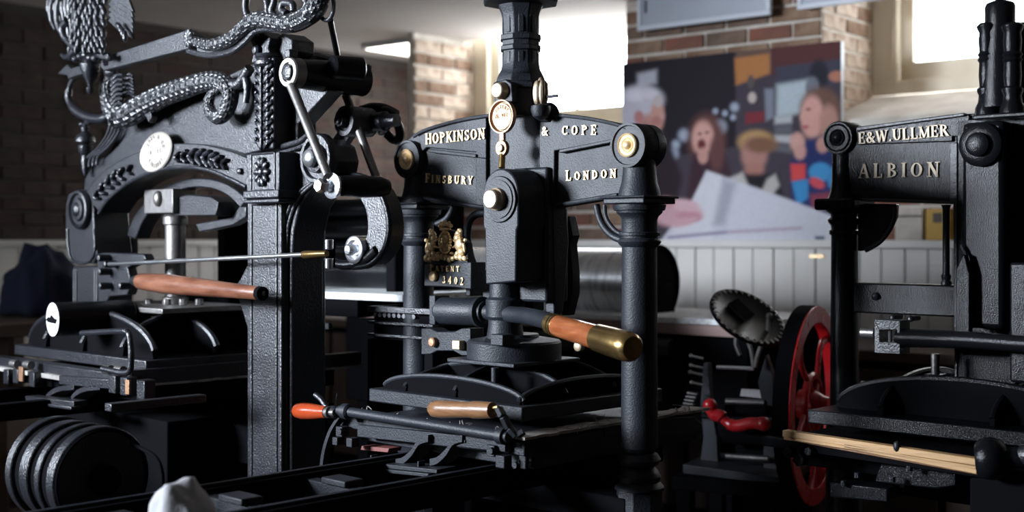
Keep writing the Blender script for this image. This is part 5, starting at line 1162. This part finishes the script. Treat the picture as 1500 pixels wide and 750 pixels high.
# platen and bed
zb3 = H-.43
for yy in (-.2, .0): rib((-.30, yy, 0), (.30, yy, 0), .085, .014, parent=rp, zb=zb3+.03, m=G2)
for xx in (-.16, .1): rib((xx, -.26, 0), (xx, .2, 0), .085, .012, parent=rp, zb=zb3+.03, m=G2)
MB().box((-.33, -.29, zb3-.002), (.36, .26, zb3+.03)).build('platen', G2, rp, bev=.003)
MB().box((-.36, -.30, zb3-.10), (.40, .34, zb3-.03)).build('bed', M['black'], rp, bev=.003)
MB().tube(smooth_path([L3.y(1262, 560, .2), L3.y(1310, 566, .2), L3.y(1370, 567, .2), L3.y(1440, 570, .2), L3.y(1530, 572, .2)], 4), .004, 8).build('blanket_edge', M['cloth'], rp, bev=0, label='pale felt edge behind the platen')
MB().box((-CX, -.05, H-.62), (CX, .05, H-.54)).build('cross_beam', M['black'], rp)
for x0 in (-.12, .12): MB().box((x0-.02, -.26, H-.56), (x0+.02, .6, H-.50)).build('rail', M['black'], rp, bev=.004)
# tympan laths in front
yt = -.42
for (x0, y0, x1, y1, th, m) in ((1150, 634, 1433, 676, .014, 'oak'), (1168, 643, 1433, 684, .006, 'oak'), (1240, 652, 1434, 690, .010, 'oak')):
    a = L3.y(x0, y0, yt); b = L3.y(x1, y1, yt)
    MB().bar(a, b, .022, th).build('wooden_lath', M[m], rp, bev=.001, label='pale wooden lath')
MB().bar(L3.y(1150, 637, yt+.012), L3.y(1434, 688, yt+.012), .012, .020).build('lath_backing', M['brown'], rp, bev=.001, label='brown lath')
MB().bar(L3.y(1120, 645, yt+.03), L3.y(1500, 700, yt+.03), .03, .02).build('tympan_bar', M['black'], rp, bev=.002)
c = L3.y(1314, 654, yt-.008); MB().ell(c, (.008, .008, .012)).build('thumb_screw', M['gloss'], rp, bev=0)
c = L3.y(1450, 672, yt); MB().lathe(c+V((-.02, -.02, 0)), V((.8, .3, .08)), [(0, .030), (.01, .040), (.03, .044), (.05, .036), (.06, .022), (.12, .020)], 24).build('rounce_hub', G2, rp, bev=0)
MB().lathe(c+V((.06, .01, .012)), V((.9, .0, .12)), [(0, .020), (.03, .026), (.09, .024)], 20).build('hub_sleeve', M['gloss'], rp, bev=0)
# hinge irons below the laths
for a, b, s_ in ((1160, 662, 1), (1176, 672, 1.2), (1190, 660, .8)): MB().nut(L3.y(a, b, yt+.02), FR, .014*s_, .02).build('hinge_nut', G2, rp, bev=.001)
MB().prism(Y3([(1290, 680), (1400, 690), (1400, 712), (1370, 716), (1280, 706)], yt+.05), (0, .06, 0)).prism(Y3([(1215, 706), (1300, 716), (1300, 736), (1215, 728)], yt+.03), (0, .06, 0)).each('hinge_plate', G2, rp, bev=.003)
for a, b in ((1256, 700), (1307, 706), (1332, 690), (1236, 712)): MB().cyl(L3.y(a, b, yt+.02), L3.y(a, b-8, yt+.02), .007, 10).build('hinge_stud', M['gloss'], rp, bev=.001)
MB().prism(Y3([(1420, 700), (1500, 704), (1530, 760), (1420, 760)], yt+.02), (0, .2, 0)).build('side_box', M['black'], rp, bev=.004)

# ================================================================ small platen jobbing press with a red flywheel
JX, JY = .80, 3.95
J = Frame(JX, JY, 28); JR = -math.radians(28)
jp = thing('jobbing_press', 'small black table-top platen press with a red flywheel, behind the right-hand press', 'printing press', (JX, JY, 0), JR)
fw = J.y(1188, 592, .0); wr = .298; ax = V((1, 0, 0)); fx = fw.x+.02
wc = V((fx, -.02, fw.z))
rim = MB().lathe(wc+V((-.045, 0, 0)), ax, [(0, wr-.03), (0, wr), (.045, wr), (.045, wr-.03)], 72, cap=False).build('flywheel_rim', M['black'], jp, bev=0)
rr = MB(); seg = 72
o_ = []; i_ = []
for k in range(seg+1):
    a = 2*PI*k/seg; d = V((0, math.cos(a), math.sin(a))); o_.append(wc+d*(wr-.002)); i_.append(wc+d*(wr-.052))
rr.strip(o_, i_, (.006, 0, 0)); rr.build('rim_face', M['red'], rim, bev=.001, label='red enamelled rim face')
MB().lathe(wc+V((-.040, 0, 0)), ax, [(0, wr-.032), (.04, wr-.040)], 72, cap=False).build('rim_inner', M['red'], rim, bev=0)
MB().lathe(wc+V((-.05, 0, 0)), ax, [(0, .045), (.03, .050), (.06, .040), (.075, .030), (.09, .026)], 28).build('hub', M['red'], rim, bev=0, label='red hub')
for k in range(5):                     # curved spokes
    a0 = k*2*PI/5+.5; P = []
    for t in range(9):
        r = .03+(wr-.055)*t/8; a = a0+math.sin(t/8*PI)*.42+t/8*.25; P.append(wc+V((-.012, math.cos(a)*r, math.sin(a)*r)))
    MB().tube(P, [.015, .013, .012, .011, .011, .011, .012, .013, .016], 12, .75).build('spoke', M['red'], rim, bev=0, label='curved red spoke')
MB().lathe(wc+V((-.02, 0, 0)), ax, [(0, .095), (.012, .100), (.020, .095), (.02, .080), (.0, .078)], 40).build('gear_ring', M['red'], rim, bev=0, label='small red ring by the hub')
# side frames
def jy(pts, y): return [J.y(a, b, y) for a, b in pts]
MB().prism(jy([(1030, 532), (1038, 532), (1042, 600), (1050, 640), (1052, 690), (1024, 690), (1030, 640), (1026, 590)], -.05), (0, .03, 0)).build('side_frame', S, jp, bev=.002)
MB().prism(jy([(1122, 520), (1132, 548), (1136, 640), (1140, 690), (1118, 690), (1118, 600), (1110, 560)], -.05), (0, .03, 0)).build('side_frame', S, jp, bev=.002)
MB().prism(jy([(1000, 680), (1150, 700), (1150, 712), (1000, 694)], -.16), (0, .28, 0)).build('base_plate', S, jp, bev=.003)
MB().cyl(J.y(1050, 538, -.05), J.y(1104, 540, -.05), .006, 12).build('roller_spindle', M['bright'], jp, bev=0)
MB().cyl(J.y(1064, 588, -.05), J.y(1120, 590, -.05), .010, 14).build('ink_roller', M['steel'], jp, bev=0)
MB().cyl(J.y(1064, 602, -.06), J.y(1124, 602, -.06), .018, 18).build('ink_roller', M['black'], jp, bev=0)
MB().cyl(J.y(1060, 640, -.06), J.y(1124, 642, -.06), .022, 18).build('ink_roller', M['black'], jp, bev=0)
MB().prism(jy([(1086, 570), (1120, 572), (1120, 584), (1084, 580)], -.04), (0, .01, 0)).build('tympan_paper', M['rag'], jp, bev=0, label='white paper scrap on the platen')
pr = smooth_path([J.y(a, b, -.12) for a, b in [(1038, 594), (1044, 606), (1056, 610), (1064, 618), (1078, 624), (1100, 620), (1118, 621)]], 5)
MB().tube(pr, [.015]*6+[.020]*6+[.014]*5+[.018]*14, 14).build('crank_lever', M['red'], jp, bev=0, label='red enamelled crank lever')
for a, b, r in ((1040, 594, .022), (1118, 621, .022)): MB().ell(J.y(a, b, -.12), (r, .02, r)).build('crank_knuckle', M['red'], jp, bev=0, label='red knuckle of the crank')
MB().box(J.y(1086, 632, -.12), J.y(1104, 612, -.12)+V((0, .05, 0))).build('bearing_block', M['black'], jp)
# ink disc
dn = V((.54, -.34, .75)).normalized(); dcx = J.y(1095, 465, -.10)
dk = MB().lathe(dcx, dn, [(-.006, .112), (-.004, .122), (.004, .122), (.006, .114), (.002, .108), (.002, .001)], 56).build('ink_disc', M['gloss2'], jp, bev=0, label='tilted black ink disc with a notched rim')
e1 = dn.cross(V((0, 0, 1))).normalized(); e2 = dn.cross(e1)
for k in range(32):
    a = 2*PI*k/32; d = e1*math.cos(a)+e2*math.sin(a); t = e2*math.cos(a)-e1*math.sin(a)
    MB().prism([dcx+dn*.0045+d*.104+t*.0028, dcx+dn*.0045+d*.104-t*.0028, dcx+dn*.0045+d*.118-t*.004, dcx+dn*.0045+d*.118+t*.004], dn*.002).build('rim_notch', M['steel'], dk, bev=0)
MB().prism([dcx+dn*.004+e1*.03+e2*.02, dcx+dn*.004+e1*.05-e2*.05, dcx+dn*.004-e1*.0-e2*.07, dcx+dn*.004-e1*.02-e2*.0], dn*.008).build('disc_web', M['black'], dk, bev=0)
for pts in ([(1126, 466), (1124, 486), (1116, 504), (1110, 520), (1106, 538)], [(1088, 464), (1092, 490), (1100, 512), (1104, 538)], [(1080, 490), (1078, 504), (1084, 520)], [(1150, 500), (1132, 500), (1120, 506)]):
    MB().tube(smooth_path([J.y(a, b, -.09) for a, b in pts], 4), .007, 10).build('disc_bracket', M['steel'], jp, bev=0)
MB().ell(J.y(1127, 463, -.095), .010).build('bracket_pivot', M['steel'], jp, bev=0)
for a, b in ((1012, 521), (1012, 535), (1011, 545), (1013, 560)): MB().cyl(J.y(a, b, -.1), J.y(a+18, b+4, -.1), .0035, 8).ell(J.y(a, b, -.1), .006).build('gripper_screw', M['steel'], jp, bev=0)
for k in range(7): MB().bar(J.y(1008-k*2, 575+k*5, -.1), J.y(1022-k*2, 577+k*5, -.1), .02, .004).build('spring_coil', M['steel'], jp, bev=0)
MB().cyl(J.y(1064, 668, -.08), J.y(1126, 672, -.08), .009, 12).build('tie_rod', M['steel'], jp, bev=0)
MB().prism(jy([(1040, 640), (1050, 640), (1120, 655), (1118, 668), (1046, 662)], -.0), (0, .03, 0)).build('rear_frame', M['black'], jp, bev=.002)
# bench carrying it
jt = thing('low_bench', 'dark low bench under the small press with the red flywheel', 'bench', (JX, JY, 0), JR)
ztb = J.y(1000, 694, -.16).z-.002
tb_x0, tb_x1 = J.y(1000, 690, -.16).x-.02, wc.x-.06
MB().box((tb_x0, -.20, ztb-.04), (tb_x1, .15, ztb)).build('top', M['black'], jt, bev=.003)
for x in (tb_x0+.01, tb_x1-.05):
    for y in (-.19, .10): MB().box((x, y, 0), (x+.045, y+.045, ztb-.04)).build('leg', M['black'], jt)
# thing behind: roll of machinery seen through the flywheel
# ================================================================ zinc-covered cylinder press behind
K = RW
def kuv(px, py, v): return RW.y(px, py, v)
vK = 3.9
ca = kuv(690, 408, vK); cb_ = kuv(955, 415, vK)
cyp = thing('cylinder_press', 'flat-bed cylinder press wrapped in a bright zinc sheet, behind the middle press', 'printing press', ruv(ca.x, vK, 0), ROT)
def kl(p): return V((p.x-ca.x, p.y-vK, p.z))
cl0 = kl(ca)+V((-.05, 0, 0)); cl1 = kl(cb_); Rk = .125
cl1.z = cl0.z
MB().cyl(cl0, cl1, Rk, 56).build('impression_cylinder', M['litho'], cyp, bev=.002, label='cylinder covered in a bright zinc sheet')
MB().lathe(cl1, (1, 0, 0), [(0, .05), (.0, Rk*1.12), (.03, Rk*1.12), (.03, Rk*1.02), (.022, Rk*.95), (.022, .001)], 48).build('end_gear', M['black'], cyp, bev=.001)
MB().lathe(cl0, (-1, 0, 0), [(0, Rk*1.12), (.03, Rk*1.12)], 48).build('end_gear', M['black'], cyp, bev=.001)
ztk = kuv(1000, 463, 3.75).z
x1 = kl(kuv(1120, 463, 3.7)).x
MB().box((-.5, -.24, ztk-.02), (x1, .30, ztk)).build('bed_top', M['mottle'], cyp, bev=.003, label='pale bed surface')
MB().box((-.5, -.245, ztk-.055), (x1, -.235, ztk-.021)).build('bed_strip', mat('pinkish_strip', (.30, .20, .18), .6), cyp, bev=.001)
MB().box((-.5, -.22, ztk-.40), (x1-.05, .28, ztk-.021)).build('bed_body', M['black'], cyp, bev=.003)
MB().cyl((.55, -.27, ztk-.10), (x1-.3, -.27, ztk-.10), .032, 20).build('side_shaft', M['satin'], cyp, bev=.003)
for x in (-.45, .1, .5, x1-.15): MB().box((x, -.2, 0), (x+.08, .26, ztk-.40)).build('leg', M['black'], cyp, bev=.004)
MB().box((-.12, -.10, ztk), (-.05, .10, ztk+.14)).box((cl1.x+.035, -.06, ztk), (cl1.x+.06, .06, ztk+.10)).each('bearing', M['black'], cyp, bev=.003)
# ================================================================ roller proof press between the two front presses
vR = 2.75
ra = kuv(440, 330, vR)
rpz = thing('roller_press', 'black roller proofing press with a pale bed edge, between left and middle presses', 'printing press', ruv(ra.x, vR, 0), ROT)
def rl(px, py, v=vR): p = kuv(px, py, v); return V((p.x-ra.x, p.y-vR, p.z))
rx1 = rl(600, 330).x
for py, r in ((305, .030), (335, .034), (362, .022)):
    z = rl(560, py).z; MB().cyl((-.25, 0, z), (rx1, 0, z), r, 24).build('roller', M['gloss2'], rpz, bev=.002)
z = rl(560, 398).z; MB().cyl((-.25, .06, z), (rx1, .06, z), .055, 32).build('large_roller', M['gloss2'], rpz, bev=.002)
for x in (-.30, rx1): MB().box((x, -.10, 0), (x+.04, .20, rl(560, 290).z)).build('side_frame', M['black'], rpz, bev=.006)
zt4 = rl(560, 430, vR-.2).z
MB().box((-.35, -.22, zt4-.02), (rl(590, 434, vR-.22).x, .32, zt4)).build('bed', M['mottle'], rpz, bev=.002, label='pale bed edge')
MB().box((-.35, -.21, zt4-.07), (rx1+.0, .30, zt4-.021)).build('bed_body', M['black'], rpz, bev=.002)
MB().box((-.4, -.23, rl(500, 467).z-.012), (rx1-.1, -.215, rl(500, 467).z+.006)).build('rail_edge', M['satin'], rpz, bev=.001)
# rack of sorts
rk = thing('furniture_rack', 'small black rack with a row of bright pins, left of the middle press column', 'rack', ruv(ra.x+.45, 2.35, 0), ROT)
def kk_(px, py): p = kuv(px, py, 2.35); return V((p.x-ra.x-.45, 0, p.z))
a = kk_(538, 448); b = kk_(592, 500)
MB().box((a.x, 0, a.z-.015), (b.x+.10, .12, a.z)).box((a.x, 0, kk_(540, 474).z), (b.x+.10, .12, kk_(540, 470).z)).box((a.x, 0, kk_(540, 492).z), (b.x+.1, .12, kk_(540, 488).z)).each('shelf', M['gloss'], rk, bev=.001)
MB().box((a.x+.005, .02, b.z), (b.x+.1, .12, a.z)).build('back', M['black'], rk, bev=0)
for k in range(9): MB().lathe((a.x+.018+k*.0175, 0.018, kk_(540, 461).z), FR, [(0, .0065), (.008, .006)], 10).build('pin', M['bright'], rk, bev=0)
MB().box((a.x, .0, 0), (a.x+.03, .12, b.z)).box((b.x+.07, .0, 0), (b.x+.1, .12, b.z)).each('leg', M['black'], rk)
# dark workbench behind the left and middle presses
wb_t = thing('workbench', 'long dark workbench behind the left and middle presses', 'workbench', ruv(-4.4, 4.5, 0), ROT)
MB().box((-1.2, 0, .80), (3.2, .55, .84)).build('worktop', M['bench'], wb_t, bev=.003)
MB().box((-1.15, .02, .12), (3.15, .50, .80)).build('cupboard', M['black'], wb_t, bev=.003)
for k in range(8): MB().box((-1.12+k*.535, .005, .16), (-1.12+k*.535+.51, .02, .77)).build('cupboard_door', M['bench'], wb_t, bev=.003)
MB().box((-1.15, .03, 0), (3.15, .5, .12)).build('plinth', M['black'], wb_t, bev=0)
# side table at far left with the blue cloth
st = thing('side_table', 'brown wooden side table at the far left under the navy cloth', 'table', ruv(-5.75, 2.75, 0), ROT)
zst = kuv(50, 462, 2.9).z
MB().box((0, -.3, zst-.05), (1.15, .45, zst)).build('top', M['bench'], st, bev=.004)
for x in (.03, 1.06):
    for y in (-.27, .38): MB().box((x, y, 0), (x+.06, y+.06, zst-.05)).build('leg', M['bench'], st)
MB().box((.03, -.28, .40), (1.12, .43, .43)).build('shelf', M['bench'], st)
def lump(name, label, cat, c, size, m, seed, rz=0, fold=.25, sub=3):
    rr_ = random.Random(seed); bm = bmesh.new(); bmesh.ops.create_icosphere(bm, subdivisions=4, radius=1)
    ph = [(V((rr_.uniform(-1, 1), rr_.uniform(-1, 1), rr_.uniform(-.4, .4))).normalized()*rr_.uniform(2, 6), rr_.uniform(0, 6), rr_.uniform(.4, 1)) for _ in range(9)]
    for v in bm.verts:
        p = v.co.copy(); s_ = 0
        for d, f, a in ph: s_ += a*(1-abs(math.sin(p.dot(d)+f)))
        k = 1-fold+fold*s_/3; v.co = V((p.x*k*size[0], p.y*k*size[1], max(p.z, -.25)*k*size[2]+.24*size[2]*0))
    mn = min(v.co.z for v in bm.verts)
    for v in bm.verts: v.co.z -= mn
    me = bpy.data.meshes.new(name); bm.to_mesh(me); bm.free(); me.materials.append(m)
    for p in me.polygons: p.use_smooth = True
    o = bpy.data.objects.new(name, me); C.objects.link(o); o.location = c; o.rotation_euler = (0, 0, rz); tag(o, label, cat); return o
cpos = kuv(62, 440, 2.9)
lump('navy_cloth', 'crumpled navy blue cloth on the side table at the left', 'cloth', ruv(cpos.x, 2.9, zst), (.20, .17, .24), M['blue'], 4, ROT, .35)
# white rag in the foreground on the carriage rail
g = V(((258-750)/F*2.1, 2.1, 0))
lump('white_cloth', 'crumpled white cotton cloth at the bottom edge, in front of the left press', 'cloth', (g.x+.005, 2.12, H-.505), (.062, .05, .09), M['rag'], 11, .3, .30)
lump('grey_cloth', 'small greyish white cloth heap at the bottom left corner edge', 'cloth', (((222-750)/F*2.1)-.04, 1.99, H-.505), (.05, .04, .05), M['rag'], 23, .3, .30)
rg = thing('stool', 'plain dark stool under the white cloth at the bottom edge', 'stool', (g.x-.02, 2.10, 0))
MB().cyl((0, 0, H-.54), (0, 0, H-.505), .15, 32).build('seat', M['black'], rg, bev=.004)
for k in range(4):
    a = PI/4+k*PI/2; MB().cyl((math.cos(a)*.13, math.sin(a)*.13, 0), (math.cos(a)*.10, math.sin(a)*.10, H-.54), .014, 10).build('leg', M['black'], rg, bev=0)
